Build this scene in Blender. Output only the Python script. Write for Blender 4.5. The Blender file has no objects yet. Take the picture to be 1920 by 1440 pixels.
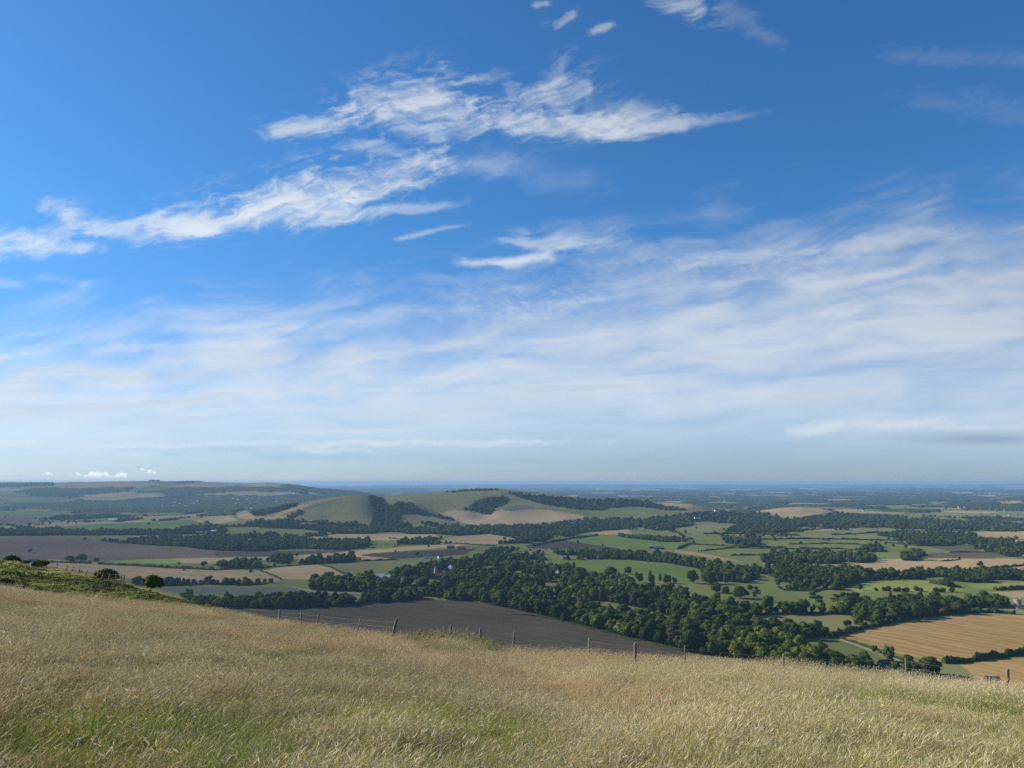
import bpy, math, random, time
import numpy as np
T0 = time.time()
random.seed(7)
rng = np.random.default_rng(11)
S = bpy.context.scene
COL = S.collection

# ------------------------------------------------------------------ camera geometry
H = 180.0                       # eye height above the valley floor (m)
FPX, CX, CY, HY = 1450.0, 960.0, 720.0, 905.0
PITCH = math.atan((HY - CY) / FPX)
CP, SP = math.cos(PITCH), math.sin(PITCH)

def slope(py):                  # z/y (relative to the eye) of the sight line through photo row py
    q = (CY - np.asarray(py, float)) / FPX
    return (SP + CP * q) / (CP - SP * q)

def project(x, y, z):           # world -> photo pixels (1920 wide)
    zr = z - H
    d = y * CP + zr * SP
    v = -y * SP + zr * CP
    return CX + FPX * x / d, CY - FPX * v / d

KA = FPX / CP
def col_of(a): return CX + KA * a
def a_of(c): return (np.asarray(c, float) - CX) / KA

# ------------------------------------------------------------------ noise
def _h(ix, iy, seed):
    n = (ix.astype(np.int64) * 374761393 + iy.astype(np.int64) * 668265263 + seed * 974634777) & 0xffffffff
    n = ((n ^ (n >> 13)) * 1274126177) & 0xffffffff
    n = ((n ^ (n >> 16)) * 2246822519) & 0xffffffff
    return ((n ^ (n >> 15)) & 0xffffff) / float(0xffffff)

def vn(x, y, seed=0):
    x = np.asarray(x, float); y = np.asarray(y, float)
    ix, iy = np.floor(x), np.floor(y)
    fx, fy = x - ix, y - iy
    fx = fx * fx * fx * (fx * (fx * 6 - 15) + 10); fy = fy * fy * fy * (fy * (fy * 6 - 15) + 10)
    a, b, c, d = _h(ix, iy, seed), _h(ix + 1, iy, seed), _h(ix, iy + 1, seed), _h(ix + 1, iy + 1, seed)
    return (a * (1 - fx) + b * fx) * (1 - fy) + (c * (1 - fx) + d * fx) * fy

def fbm(x, y, seed=0, o=4, g=.5):
    s = 0; amp = 1; t = 0
    for k in range(o):
        s = s + amp * vn(x * 2 ** k + 17.3 * k, y * 2 ** k - 9.1 * k, seed + k); t += amp; amp *= g
    return s / t

def ss(e0, e1, x):
    t = np.clip((x - e0) / (e1 - e0), 0, 1)
    return t * t * (3 - 2 * t)

# ------------------------------------------------------------------ terrain height
NC  = np.array([-500, -300,    0,  200,  330,  400,  480,  600,  740,  960, 1250, 1500, 1750, 1920, 2200, 2500.])
NYC = np.array([ 100,   95,   85,   75,   66,   62,   58,   50,   43,   40,   39,   36,   33,   31,   30,   30.])
NPC = np.array([1070, 1085, 1100, 1130, 1143, 1151, 1168, 1184, 1204, 1234, 1252, 1266, 1298, 1312, 1330, 1345.])
NYD = np.array([ 112,  106,   98,   88,   78,   74,   70,   62,   60,   60,   60,   58,   56,   55,   55,   55.])
NPD = np.array([1074, 1089, 1104, 1135, 1148, 1158, 1182, 1204, 1256, 1290, 1310, 1330, 1350, 1370, 1390, 1400.])
NYS = np.array([ 160,  150,  140,  120,  105,   95,   85,   80,   80,   80,   80,   78,   76,   75,   75,   75.])
NPS = np.array([1010, 1026, 1048, 1084, 1117, 1139, 1182, 1236, 1292, 1325, 1345, 1365, 1385, 1400, 1410, 1420.])

def near_z(c, y):               # absolute height of the hillside the camera stands on
    yc, yd, ys = np.interp(c, NC, NYC), np.interp(c, NC, NYD), np.interp(c, NC, NYS)
    zc, zd, zs = yc * slope(np.interp(c, NC, NPC)), yd * slope(np.interp(c, NC, NPD)), ys * slope(np.interp(c, NC, NPS))
    z1 = -1.65 + (zc + 1.65) * np.clip(y / yc, 0, 1) ** 1.08
    z2 = zc + (zd - zc) * np.clip((y - yc) / (yd - yc), 0, 1)
    t = ss(0, 1, (y - yd) / (ys - yd)) * .35 + np.clip((y - yd) / (ys - yd), 0, 1) * .65
    z3 = zd + (zs - zd) * t
    u = np.clip((y - ys) / (590 - ys), 0, 1)
    z4 = zs + (-180 - zs) * (1 - (1 - u) ** 1.35)
    z = np.where(y < yc, z1, np.where(y < yd, z2, np.where(y < ys, z3, z4)))
    return z + H

def hill(c, y, pts, yfoot, ycrest, yback, pw=1.0):
    pts = np.array(pts, float)
    py = np.interp(c, pts[:, 0], pts[:, 1])
    zc = np.maximum(ycrest * slope(py) + H, 0)
    edge = ss(pts[0, 0] - 60, pts[0, 0], c) * (1 - ss(pts[-1, 0], pts[-1, 0] + 60, c))
    up = ss(0, 1, (y - yfoot) / (ycrest - yfoot)) ** pw
    dn = 1 - ss(0, 1, (y - ycrest) / (yback - ycrest))
    return zc * edge * np.where(y < ycrest, up, dn)

CAB1 = [(400, 980), (450, 971), (500, 960), (540, 950), (580, 941), (620, 934), (660, 931), (700, 931), (740, 936), (790, 950), (840, 968), (880, 985)]
CAB2 = [(560, 975), (640, 945), (700, 932), (760, 927), (820, 924), (850, 921), (870, 918), (905, 915), (935, 916), (960, 918), (1000, 923),
        (1060, 928), (1100, 934), (1180, 937), (1230, 940), (1290, 944), (1340, 955), (1400, 968), (1450, 985)]
DOWN = [(-500, 912), (-200, 908), (0, 907), (50, 906), (100, 905.5), (140, 904), (200, 903.2), (300, 902.2), (330, 904.5), (400, 904), (430, 905),
        (480, 905), (500, 904), (540, 906.5), (560, 909), (580, 915), (620, 920), (660, 924), (720, 933), (800, 945)]
RH   = [(1370, 972), (1420, 959), (1460, 953), (1500, 951), (1540, 953), (1580, 961), (1640, 972)]
LP   = [(-500, 1003), (0, 1007), (60, 1005), (130, 1008), (220, 1017), (300, 1023), (420, 1033)]
FAR  = [(-500, 909), (500, 910), (650, 910.5), (800, 909), (1000, 907.5), (1150, 907), (1260, 908), (1400, 908), (1520, 906.8), (1600, 907.2), (1700, 907),
        (1760, 908.6), (1820, 908.4), (1920, 906.5), (2100, 906), (2500, 909)]

FAR_ = [(a_, b_ + 1.3) for a_, b_ in FAR]
def valley_z(c, y):
    x = a_of(c) * y
    und = (fbm(x / 700 + 3, y / 700, 5, 3) - .5) * 14 * ss(900, 1600, y)
    und *= (1 - ss(20000, 26000, y))
    z = und + 2.0 * (1 - ss(900, 1600, y))
    h1 = hill(c, y, CAB1, 3000, 3650, 4500)
    h2 = hill(c, y, CAB2, 3150, 4300, 5200, 1.15)
    k = 14.
    hm = np.maximum(h1, h2) + k * np.exp(-np.abs(h1 - h2) / k) * .35 * (np.minimum(h1, h2) > 3)
    rough = (fbm(x / 260, y / 260, 31, 3) - .5)
    h = hm + rough * 26 * ss(10, 60, hm) * (1 - ss(100, 150, hm))
    # combes on the face of the hill
    for cc, yy, w, l, dep in ((715, 3420, 22, 330, 24), (905, 3600, 26, 300, 20), (800, 3350, 30, 200, 9), (620, 3300, 18, 220, 7)):
        h = h - dep * np.exp(-((c - cc) / w) ** 2 - ((y - yy) / l) ** 2) * ss(5, 45, h)
    d = hill(c, y, DOWN, 5600, 8600, 12000, .9)
    d = d + (fbm(x / 900, y / 900, 41, 4) - .5) * 60 * ss(8, 70, d) * (1 - ss(120, 178, d))
    r = hill(c, y, RH, 3700, 4350, 4900)
    lp = hill(c, y, LP, 1750, 2350, 3000)
    z = z + np.maximum.reduce([h, d, r, lp])
    x_ = x / 3500
    z = z + ss(9000, 13000, y) * (fbm(x_ + 5, y / 2600, 61, 3) - .42) * 50 * (1 - ss(26000, 32000, y))
    z = z + hill(c, y, FAR_, 24000, 33000, 60000)
    return z

def ground_z(x, y):
    y = np.asarray(y, float); x = np.asarray(x, float)
    c = col_of(x / np.maximum(y, .1))
    zn, zv = near_z(c, y), valley_z(c, np.maximum(y, 300))
    return np.where(y < 590, np.maximum(zn, 0), zv) + 0.0

def px_ground(px, py):          # photo pixel -> ground point beyond the near hill (valley): march along the sight line
    s = slope(py)
    ys = np.concatenate([np.arange(600, 5000, 6.), np.arange(5000, 12000, 25.), np.arange(12000, 60000, 200.)])
    q = (CY - py) / FPX
    a = ((px - CX) / FPX) / (CP - SP * q)
    z = ground_z(a * ys, ys)
    zs = H + s * ys
    i = np.argmax(z >= zs)
    if i == 0: i = len(ys) - 1 if z[0] < zs[0] else 0
    return a * ys[i], ys[i], z[i]

def px_at(px, py, y):           # point on the sight line at distance y
    q = (CY - py) / FPX
    a = ((px - CX) / FPX) / (CP - SP * q)
    return a * y, y, H + slope(py) * y

# ------------------------------------------------------------------ tagging and mesh helpers
def tag(o, label=None, cat=None, group=None, kind=None):
    if label: o['label'] = label
    if cat: o['category'] = cat
    if group: o['group'] = group
    if kind: o['kind'] = kind
    return o

def mesh_np(name, V, F, mats=(), fmat=None, smooth=False):
    """V (n,3); F list of index arrays, each (m,3) or (m,4)"""
    me = bpy.data.meshes.new(name)
    V = np.asarray(V, np.float32)
    F = [np.asarray(f, np.int32) for f in F if len(f)]
    me.vertices.add(len(V)); me.vertices.foreach_set('co', V.ravel())
    nl = sum(f.size for f in F); nf = sum(len(f) for f in F)
    if nf:
        me.loops.add(nl); me.loops.foreach_set('vertex_index', np.concatenate([f.ravel() for f in F]))
        sizes = np.concatenate([np.full(len(f), f.shape[1], np.int32) for f in F])
        starts = np.concatenate([[0], np.cumsum(sizes)[:-1]]).astype(np.int32)
        me.polygons.add(nf); me.polygons.foreach_set('loop_start', starts)
        if fmat is not None: me.polygons.foreach_set('material_index', np.asarray(fmat, np.int32))
        me.polygons.foreach_set('use_smooth', np.full(nf, smooth))
    for m in mats: me.materials.append(m)
    me.update(calc_edges=True)
    return me

def link(name, me, parent=None, loc=None):
    o = bpy.data.objects.new(name, me); COL.objects.link(o)
    if parent is not None: o.parent = parent
    if loc is not None: o.location = loc
    return o

class MB:
    def __init__(s): s.v = []; s.t = []; s.q = []; s.n = 0
    def add(s, V, tris=None, quads=None):
        V = np.asarray(V, float)
        if tris is not None and len(tris): s.t.append(np.asarray(tris) + s.n)
        if quads is not None and len(quads): s.q.append(np.asarray(quads) + s.n)
        s.v.append(V); s.n += len(V)
    def arrays(s):
        V = np.concatenate(s.v)
        F = []
        if s.t: F.append(np.concatenate(s.t))
        if s.q: F.append(np.concatenate(s.q))
        return V, F
    def mesh(s, name, mat, smooth=False):
        V, F = s.arrays(); return mesh_np(name, V, F, [mat], None, smooth)
    def box(s, x0, x1, y0, y1, z0, z1, bev=0):
        V = [(x, y, z) for z in (z0, z1) for y in (y0, y1) for x in (x0, x1)]
        s.add(V, quads=[(0, 2, 3, 1), (4, 5, 7, 6), (0, 1, 5, 4), (2, 6, 7, 3), (0, 4, 6, 2), (1, 3, 7, 5)])
    def tube(s, pts, rad, n=8, cap=True):
        pts = np.asarray(pts, float); rad = np.broadcast_to(rad, (len(pts),))
        rings = []
        for i, p in enumerate(pts):
            d = pts[min(i + 1, len(pts) - 1)] - pts[max(i - 1, 0)]; d = d / (np.linalg.norm(d) + 1e-9)
            u = np.cross(d, (0, 1, 0) if abs(d[1]) < .9 else (1, 0, 0)); u /= np.linalg.norm(u); w = np.cross(d, u)
            th = np.linspace(0, 2 * math.pi, n, endpoint=False)
            rings.append(p + rad[i] * (np.cos(th)[:, None] * u + np.sin(th)[:, None] * w))
        m = len(pts); V = np.concatenate(rings)
        Q = [(i * n + j, i * n + (j + 1) % n, (i + 1) * n + (j + 1) % n, (i + 1) * n + j) for i in range(m - 1) for j in range(n)]
        Tt = []
        if cap:
            V = np.concatenate([V, [pts[0]], [pts[-1]]])
            Tt = [(m * n, (j + 1) % n, j) for j in range(n)] + [(m * n + 1, (m - 1) * n + j, (m - 1) * n + (j + 1) % n) for j in range(n)]
        s.add(V, Tt, Q)

def in_poly(px, py, poly):
    poly = np.asarray(poly, float)
    m = (px >= poly[:, 0].min()) & (px <= poly[:, 0].max()) & (py >= poly[:, 1].min()) & (py <= poly[:, 1].max())
    idx = np.nonzero(m)[0] if px.ndim == 1 else None
    X, Y = px[idx], py[idx]
    ins = np.zeros(len(idx), bool)
    x0, y0 = poly[-1]
    for x1, y1 in poly:
        if y0 != y1:
            c = ((y1 > Y) != (y0 > Y)) & (X < (x0 - x1) * (Y - y1) / (y0 - y1) + x1)
            ins ^= c
        x0, y0 = x1, y1
    out = np.zeros(len(px), bool); out[idx[ins]] = True
    return out

# ------------------------------------------------------------------ materials
class NT:
    def __init__(s, name):
        s.m = bpy.data.materials.new(name); s.m.use_nodes = True
        s.t = s.m.node_tree; s.t.nodes.clear()
        s.out = s.t.nodes.new('ShaderNodeOutputMaterial')
    def n(s, typ, **kw):
        nd = s.t.nodes.new('ShaderNode' + typ)
        for k, v in kw.items():
            if k.startswith('i_'): nd.inputs[k[2:].replace('_', ' ')].default_value = v
            elif k.startswith('x_'): nd.inputs[int(k[2:])].default_value = v
            else: setattr(nd, k, v)
        return nd
    def l(s, a, b): s.t.links.new(a, b)
    def math(s, op, a, b=None, c=None, clamp=False):
        nd = s.n('Math', operation=op, use_clamp=clamp)
        for i, v in enumerate((a, b, c)):
            if v is None: continue
            if isinstance(v, (int, float)): nd.inputs[i].default_value = v
            else: s.l(v, nd.inputs[i])
        return nd.outputs[0]
    def mix(s, f, a, b, mode='MIX'):
        nd = s.n('Mix', data_type='RGBA', blend_type=mode)
        for i, v in ((0, f), (6, a), (7, b)):
            if isinstance(v, (int, float)): nd.inputs[i].default_value = v
            elif isinstance(v, tuple): nd.inputs[i].default_value = (*v[:3], 1)
            else: s.l(v, nd.inputs[i])
        return nd.outputs[2]
    def noise(s, vec, scale, detail=4, rough=.55, dist=0, dim='3D'):
        nd = s.n('TexNoise'); nd.inputs['Scale'].default_value = scale; nd.inputs['Detail'].default_value = detail
        nd.inputs['Roughness'].default_value = rough; nd.inputs['Distortion'].default_value = dist
        if vec is not None: s.l(vec, nd.inputs['Vector'])
        return nd.outputs['Fac']
    def ramp(s, f, stops):
        nd = s.n('ValToRGB'); el = nd.color_ramp.elements
        while len(el) < len(stops): el.new(.5)
        for e, (p, c) in zip(el, stops): e.position = p; e.color = (*c, 1) if len(c) == 3 else c
        s.l(f, nd.inputs[0]); return nd.outputs[0]
    def pos(s): return s.n('NewGeometry').outputs['Position']

def mat_field(name, colr, var=.26, stripe=None, fine=.35, scale2=.004):
    t = NT(name); P = t.pos()
    n1 = t.noise(P, scale2, 5, .6); n2 = t.noise(P, .03, 4, .6); n3 = t.noise(P, fine, 3, .7)
    c = np.array(colr)
    lo, hi = tuple(c * (1 - var * 1.3)), tuple(np.minimum(c * (1 + var * 1.3), .9))
    b = t.ramp(n1, [(.3, lo), (.7, hi)])
    b = t.mix(t.math('MULTIPLY', n2, .55), b, tuple(c * np.array([.72, .80, .72])))
    b = t.mix(t.math('MULTIPLY', t.math('SUBTRACT', t.noise(P, .011, 4, .65, .8), .45, clamp=True), 1.6), b, tuple(c * np.array([.80, .92, .70])))
    b = t.mix(t.math('MULTIPLY', n3, .35), b, tuple(np.minimum(c * 1.35, .9)))
    if stripe:
        ang, per, st = stripe[:3]
        sx = t.n('SeparateXYZ'); t.l(P, sx.inputs[0])
        u = t.math('ADD', t.math('MULTIPLY', sx.outputs[0], math.cos(math.radians(ang))), t.math('MULTIPLY', sx.outputs[1], math.sin(math.radians(ang))))
        wob = t.math('MULTIPLY', t.noise(P, .009, 4, .6), per * 3.6)
        ph = t.math('MULTIPLY', t.math('ADD', u, wob), 2 * math.pi / per)
        w = t.math('POWER', t.math('MULTIPLY_ADD', t.math('SINE', ph), .5, .5), 2.0)
        w2 = t.math('MULTIPLY_ADD', t.math('SINE', t.math('MULTIPLY', ph, .37)), .5, .5)
        w = t.math('MULTIPLY', t.math('ADD', t.math('MULTIPLY', w, .7), t.math('MULTIPLY', w2, .4)), t.math('MULTIPLY', t.math('ADD', n2, .25), st))
        b = t.mix(w, b, tuple(c * .5))
    d = t.n('BsdfDiffuse'); d.inputs['Roughness'].default_value = .6
    t.l(b, d.inputs['Color']); t.l(d.outputs[0], t.out.inputs[0])
    return t.m

def mat_foliage(name, inst, dark=(.024, .040, .012), mid=(.058, .082, .020), light=(.118, .140, .032), trans=.25, gain=1):
    t = NT(name); P = t.pos()
    dark, mid, light = [tuple(np.array(v) * gain) for v in (dark, mid, light)]
    if inst:
        at = t.n('Attribute', attribute_type='INSTANCER', attribute_name='tint'); tint = at.outputs['Color']
    else:
        at = t.n('ObjectInfo'); tint = at.outputs['Color']
    n1 = t.noise(P, .45, 3, .6); n2 = t.noise(P, .06, 2, .5)
    b = t.ramp(t.math('ADD', t.math('MULTIPLY', n1, .75), t.math('MULTIPLY', n2, .25)), [(.30, dark), (.5, mid), (.72, light)])
    b = t.mix(1.0, b, tint, 'MULTIPLY')
    d = t.n('BsdfDiffuse'); t.l(b, d.inputs['Color'])
    tr = t.n('BsdfTranslucent'); t.l(t.mix(1.0, b, (1.15, 1.25, .7), 'MULTIPLY'), tr.inputs['Color'])
    mx = t.n('MixShader'); mx.inputs[0].default_value = trans
    t.l(d.outputs[0], mx.inputs[1]); t.l(tr.outputs[0], mx.inputs[2]); t.l(mx.outputs[0], t.out.inputs[0])
    return t.m

def mat_plain(name, colr, rough=.8, var=.25, sc=1.5, spec=.2):
    t = NT(name); P = t.n('TexCoord').outputs['Object']; n1 = t.noise(P, sc, 5, .65)
    c = np.array(colr)
    b = t.ramp(n1, [(.3, tuple(c * (1 - var))), (.7, tuple(np.minimum(c * (1 + var), .9)))])
    p = t.n('BsdfPrincipled'); p.inputs['Roughness'].default_value = rough; p.inputs['Specular IOR Level'].default_value = spec
    t.l(b, p.inputs['Base Color']); t.l(p.outputs[0], t.out.inputs[0])
    return t.m

C = dict(
    plough=(.108, .091, .064), ploughm=(.160, .115, .085), ploughd=(.072, .064, .050), stubble=(.355, .25, .138), stubblep=(.30, .215, .125),
    gold=(.38, .25, .105), tan=(.31, .225, .115), pasture=(.145, .160, .052), bright=(.120, .165, .042), lime=(.21, .23, .06),
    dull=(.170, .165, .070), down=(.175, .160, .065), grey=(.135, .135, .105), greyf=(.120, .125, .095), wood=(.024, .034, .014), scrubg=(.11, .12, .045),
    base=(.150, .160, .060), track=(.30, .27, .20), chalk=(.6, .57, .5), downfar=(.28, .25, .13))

for k_ in C:
    if k_ not in ('wood', 'plough', 'ploughd', 'chalk', 'track', 'gold'): C[k_] = tuple(min(.6, v_ * 1.14) for v_ in C[k_])
# ------------------------------------------------------------------ land use, traced in photo pixels and laid on the terrain
FIELDS = []
def Fd(name, label, colr, poly, stripe=None, ymin=600, ymax=5400):
    FIELDS.append(dict(name=name, label=label, col=colr, poly=poly, stripe=stripe, ymin=ymin, ymax=ymax))

# distant downs on the left
L1 = dict(ymin=5400, ymax=9500)
Fd('distant_field', 'hazy tan field on the crest of the distant downs', 'tan', [(100, 905), (218, 902), (214, 912), (100, 914)], **L1)
Fd('distant_field', 'hazy green field high on the distant downs', 'bright', [(235, 919), (290, 910), (325, 914), (305, 920), (250, 922)], **L1)
Fd('distant_field', 'hazy mauve tan field between woods on the distant downs', 'tan', [(160, 935), (190, 926), (250, 921), (265, 930), (210, 941), (180, 938)], **L1)
Fd('distant_field', 'pale strip field above the distant town', 'tan', [(350, 928), (420, 923), (480, 920), (478, 926), (400, 930)], **L1)
Fd('distant_field', 'pale field on the end of the distant downs', 'tan', [(400, 926), (450, 922), (510, 923), (562, 927), (500, 931), (440, 929)], **L1)
Fd('distant_field', 'hazy stubble field below the distant skyline', 'stubblep', [(345, 912), (400, 906), (460, 908), (430, 914), (360, 915)], **L1)
Fd('distant_field', 'pale distant field beside the left edge', 'dull', [(-60, 922), (45, 924), (60, 940), (-60, 950)], **L1)
# left plain
P2 = dict(ymin=2500, ymax=5600)
Fd('pasture', 'green meadow at the left edge of the far plain', 'pasture', [(-60, 958), (150, 957), (112, 968), (-60, 971)], **P2)
Fd('ploughed_field', 'mauve bare field at the left edge of the far plain', 'ploughm', [(-60, 969), (55, 969), (75, 978), (40, 984), (-60, 987)], **P2)
Fd('stubble_field', 'thin tan field strip crossing the far plain', 'tan', [(220, 979), (300, 970), (382, 961), (392, 964), (330, 973), (240, 982)], **P2)
Fd('pasture', 'long green river meadow on the left plain', 'bright', [(60, 991), (180, 983), (360, 974), (372, 985), (300, 996), (180, 998), (60, 995)], **P2)
Fd('stubble_field', 'pinkish tan field left of the round hill', 'stubble', [(367, 975), (392, 969), (430, 967), (447, 976), (402, 982), (372, 980)], **P2)
Fd('stubble_field', 'tan field at the left foot of the round hill', 'stubble', [(437, 962), (458, 956), (478, 966), (500, 970), (545, 964), (530, 972), (482, 975), (450, 971)], **P2)
Fd('pasture', 'green fields under the wooded foot of the round hill', 'pasture', [(420, 988), (500, 988), (560, 992), (650, 991), (640, 1000), (560, 1004), (480, 1005), (430, 1000)], ymin=2000, ymax=3600)
Fd('pasture', 'green strip field behind the mauve ploughed hill', 'pasture', [(125, 1009), (200, 1005), (255, 1005), (262, 1010), (225, 1017), (200, 1015)], ymin=1800, ymax=3400)
Fd('stubble_field', 'thin tan strip behind the left tree belt', 'stubble', [(250, 1005), (330, 1003), (400, 1003), (380, 1008), (270, 1008)], ymin=1800, ymax=3400)
Fd('ploughed_field', 'large mauve brown ploughed field on the left', 'ploughm', [(-80, 1003), (0, 1007), (60, 1005), (130, 1008), (220, 1018), (400, 1031), (408, 1043), (300, 1048), (160, 1051), (90, 1050), (-80, 1046)], stripe=(80, 14, .25))
Fd('ploughed_field', 'dark ploughed strip below the left woods', 'plough', [(402, 1035), (550, 1033), (660, 1031), (620, 1040), (480, 1044), (406, 1043)])
Fd('pasture', 'bright yellow green field strip beside the mauve ploughed hill', 'lime', [(205, 1052), (280, 1048), (322, 1047), (340, 1051), (342, 1056), (300, 1057), (215, 1055)])
Fd('stubble_field', 'long tan field curving across the valley left of centre', 'stubble', [(322, 1047), (400, 1046), (520, 1044), (640, 1035), (760, 1025), (850, 1020), (872, 1024), (700, 1037), (672, 1041), (742, 1048), (672, 1051), (560, 1053), (440, 1056), (345, 1056)])
Fd('stubble_field', 'tan field below the round hill in the centre', 'stubble', [(602, 1003), (640, 1001), (700, 1001), (815, 1002), (822, 1008), (760, 1013), (680, 1013), (620, 1008)], ymin=2200, ymax=3400)
Fd('stubble_field', 'pale tan field in front of the centre woods', 'stubblep', [(800, 1018), (850, 1006), (915, 1001), (960, 1008), (972, 1013), (930, 1020), (860, 1022)], ymin=2000, ymax=3200)
Fd('pasture', 'small green field beside the long tan field', 'pasture', [(665, 1024), (735, 1021), (740, 1028), (690, 1030), (660, 1030)])
Fd('ploughed_field', 'dark bare field above the village woods', 'ploughd', [(672, 1041), (700, 1037), (800, 1032), (895, 1028), (870, 1040), (780, 1046), (742, 1048)])
Fd('pasture', 'dull green fields left of the village', 'dull', [(590, 1058), (620, 1056), (680, 1053), (760, 1050), (800, 1060), (740, 1068), (715, 1078), (665, 1078), (640, 1068)])
Fd('pasture', 'green patch among the copses left of the village', 'pasture', [(400, 1056), (500, 1050), (560, 1052), (500, 1062), (400, 1067), (350, 1064)])
Fd('stubble_field', 'striped pale stubble field on the left', 'stubble', [(92, 1048), (200, 1057), (300, 1064), (400, 1068), (486, 1070), (526, 1086), (520, 1089), (400, 1090), (290, 1088), (235, 1083), (150, 1070), (70, 1062)], stripe=(62, 20, .75))
Fd('stubble_field', 'plain tan stubble field left of the village woods', 'stubble', [(488, 1069), (540, 1062), (595, 1058), (620, 1064), (645, 1079), (600, 1086), (530, 1086)], stripe=(70, 16, .25))
Fd('greyish_field', 'grey green field behind the front hedge belt', 'greyf', [(290, 1101), (400, 1101), (545, 1102), (600, 1109), (692, 1113), (650, 1118), (560, 1119), (470, 1117), (330, 1112)])
Fd('track', 'pale chalk track beside the grey green field', 'track', [(545, 1101), (560, 1101.5), (592, 1109), (640, 1111.3), (690, 1112), (690, 1113.4), (640, 1112.8), (590, 1110.6), (555, 1102.6)])
Fd('ploughed_field', 'large dark ploughed field below the fence', 'plough', [(430, 1136), (560, 1140), (650, 1137), (700, 1132), (790, 1124), (880, 1127), (980, 1145), (1080, 1169), (1200, 1200), (1290, 1222), (1300, 1330), (430, 1330)], stripe=(50, 11, .6))
# the round hill
CB = dict(ymin=2900, ymax=4500)
Fd('ploughed_field', 'dark strip on the shoulder of the round hill', 'ploughm', [(568, 954), (600, 944), (645, 933), (655, 934), (610, 946), (580, 955)], **CB)
Fd('stubble_field', 'pale strip running up the left side of the round hill', 'tan', [(512, 966), (545, 952), (600, 938), (648, 931), (600, 941), (565, 953), (520, 968)], **CB)
Fd('stubble_field', 'large pinkish tan field on the foot of the round hill', 'stubble', [(820, 966), (842, 957), (872, 957), (905, 965), (922, 962), (945, 953), (990, 953), (1030, 957), (1075, 963), (1112, 970), (1030, 979), (960, 985), (900, 985), (855, 979)], **CB)
Fd('pasture', 'pale grass field left of the pinkish tan field', 'dull', [(752, 966), (782, 963), (840, 972), (880, 983), (820, 982), (770, 976)], **CB)
Fd('greyish_field', 'grey green patch above the pinkish tan field', 'greyf', [(942, 952), (975, 946), (1000, 948), (1002, 953), (965, 958), (945, 957)], **CB)
Fd('pasture', 'light green strip running down right of the round hill', 'pasture', [(1002, 941), (1050, 950), (1090, 959), (1135, 967), (1110, 971), (1070, 962), (1030, 953)], **CB)
Fd('pasture', 'dull green hillside field right of the round hill', 'pasture', [(1125, 958), (1150, 951), (1180, 950), (1240, 956), (1292, 963), (1300, 971), (1240, 973), (1130, 968)], **CB)
Fd('stubble_field', 'tan field on the low ridge right of the round hill', 'stubble', [(1205, 942), (1250, 943), (1298, 946), (1298, 954), (1235, 952)], ymin=3300, ymax=5200)
Fd('stubble_field', 'tan field on the small hill to the right', 'stubble', [(1425, 959), (1460, 953), (1500, 951), (1535, 953), (1562, 960), (1510, 967), (1484, 976), (1462, 968)], ymin=3400, ymax=5000)
# centre right plain
M = dict(ymin=1500, ymax=4200)
Fd('pasture', 'pale green fields below the wooded ridge', 'dull', [(1245, 983), (1330, 979), (1392, 984), (1395, 992), (1310, 997), (1250, 992)], **M)
Fd('stubble_field', 'small domed tan field right of the centre woods', 'tan', [(1100, 994), (1125, 988), (1155, 987), (1176, 993), (1188, 1002), (1140, 1003), (1105, 1000)], **M)
Fd('pasture', 'thin pale green field right of the domed tan field', 'dull', [(1210, 1003), (1300, 1001), (1325, 1005), (1260, 1010), (1225, 1009)], **M)
Fd('green_field', 'deep green crop field in the centre of the valley', 'bright', [(1058, 1013), (1100, 1008), (1125, 1005), (1180, 1009), (1262, 1018), (1288, 1021), (1262, 1030), (1200, 1030), (1130, 1024)], stripe=(60, 18, .2), **M)
Fd('ploughed_field', 'dark ploughed field beside the deep green crop field', 'ploughd', [(985, 1023), (1010, 1017), (1052, 1012), (1090, 1018), (1160, 1028), (1150, 1034), (1060, 1030), (990, 1028)], **M)
Fd('stubble_field', 'thin tan field sloping behind the park tree belt', 'tan', [(1240, 1031), (1290, 1033), (1330, 1040), (1392, 1053), (1360, 1052), (1300, 1041)], **M)
Fd('pasture', 'wide green pastures beyond the park trees', 'pasture', [(1290, 1012), (1400, 1014), (1500, 1012), (1640, 1018), (1700, 1028), (1760, 1036), (1690, 1041), (1560, 1045), (1400, 1042), (1300, 1033), (1270, 1030)], **M)
Fd('pasture', 'pale green pasture strips right of the valley woods', 'dull', [(1470, 1000), (1560, 994), (1640, 996), (1780, 1000), (1800, 1006), (1640, 1013), (1480, 1010)], **M)
Fd('stubble_field', 'pale tan fields at the right edge', 'tan', [(1790, 998), (1860, 997), (1990, 999), (1990, 1012), (1860, 1010), (1830, 1004)], **M)
Fd('stubble_field', 'tan strip at the far right edge of the plain', 'tan', [(1620, 972), (1700, 971), (1720, 976), (1660, 979), (1630, 976)], ymin=2500, ymax=5400)
Fd('ploughed_field', 'grey ploughed field at the right beyond the tan field', 'plough', [(1735, 1023), (1830, 1022), (1850, 1034), (1900, 1044), (1830, 1047), (1725, 1046), (1725, 1038), (1790, 1036)], **M)
Fd('stubble_field', 'broad pinkish tan field behind the long tree belt', 'stubble', [(1430, 1057), (1520, 1057), (1640, 1055), (1640, 1049), (1740, 1047), (1830, 1048), (1990, 1047), (1990, 1060), (1860, 1070), (1720, 1071), (1560, 1068), (1460, 1064)], **M)
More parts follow.
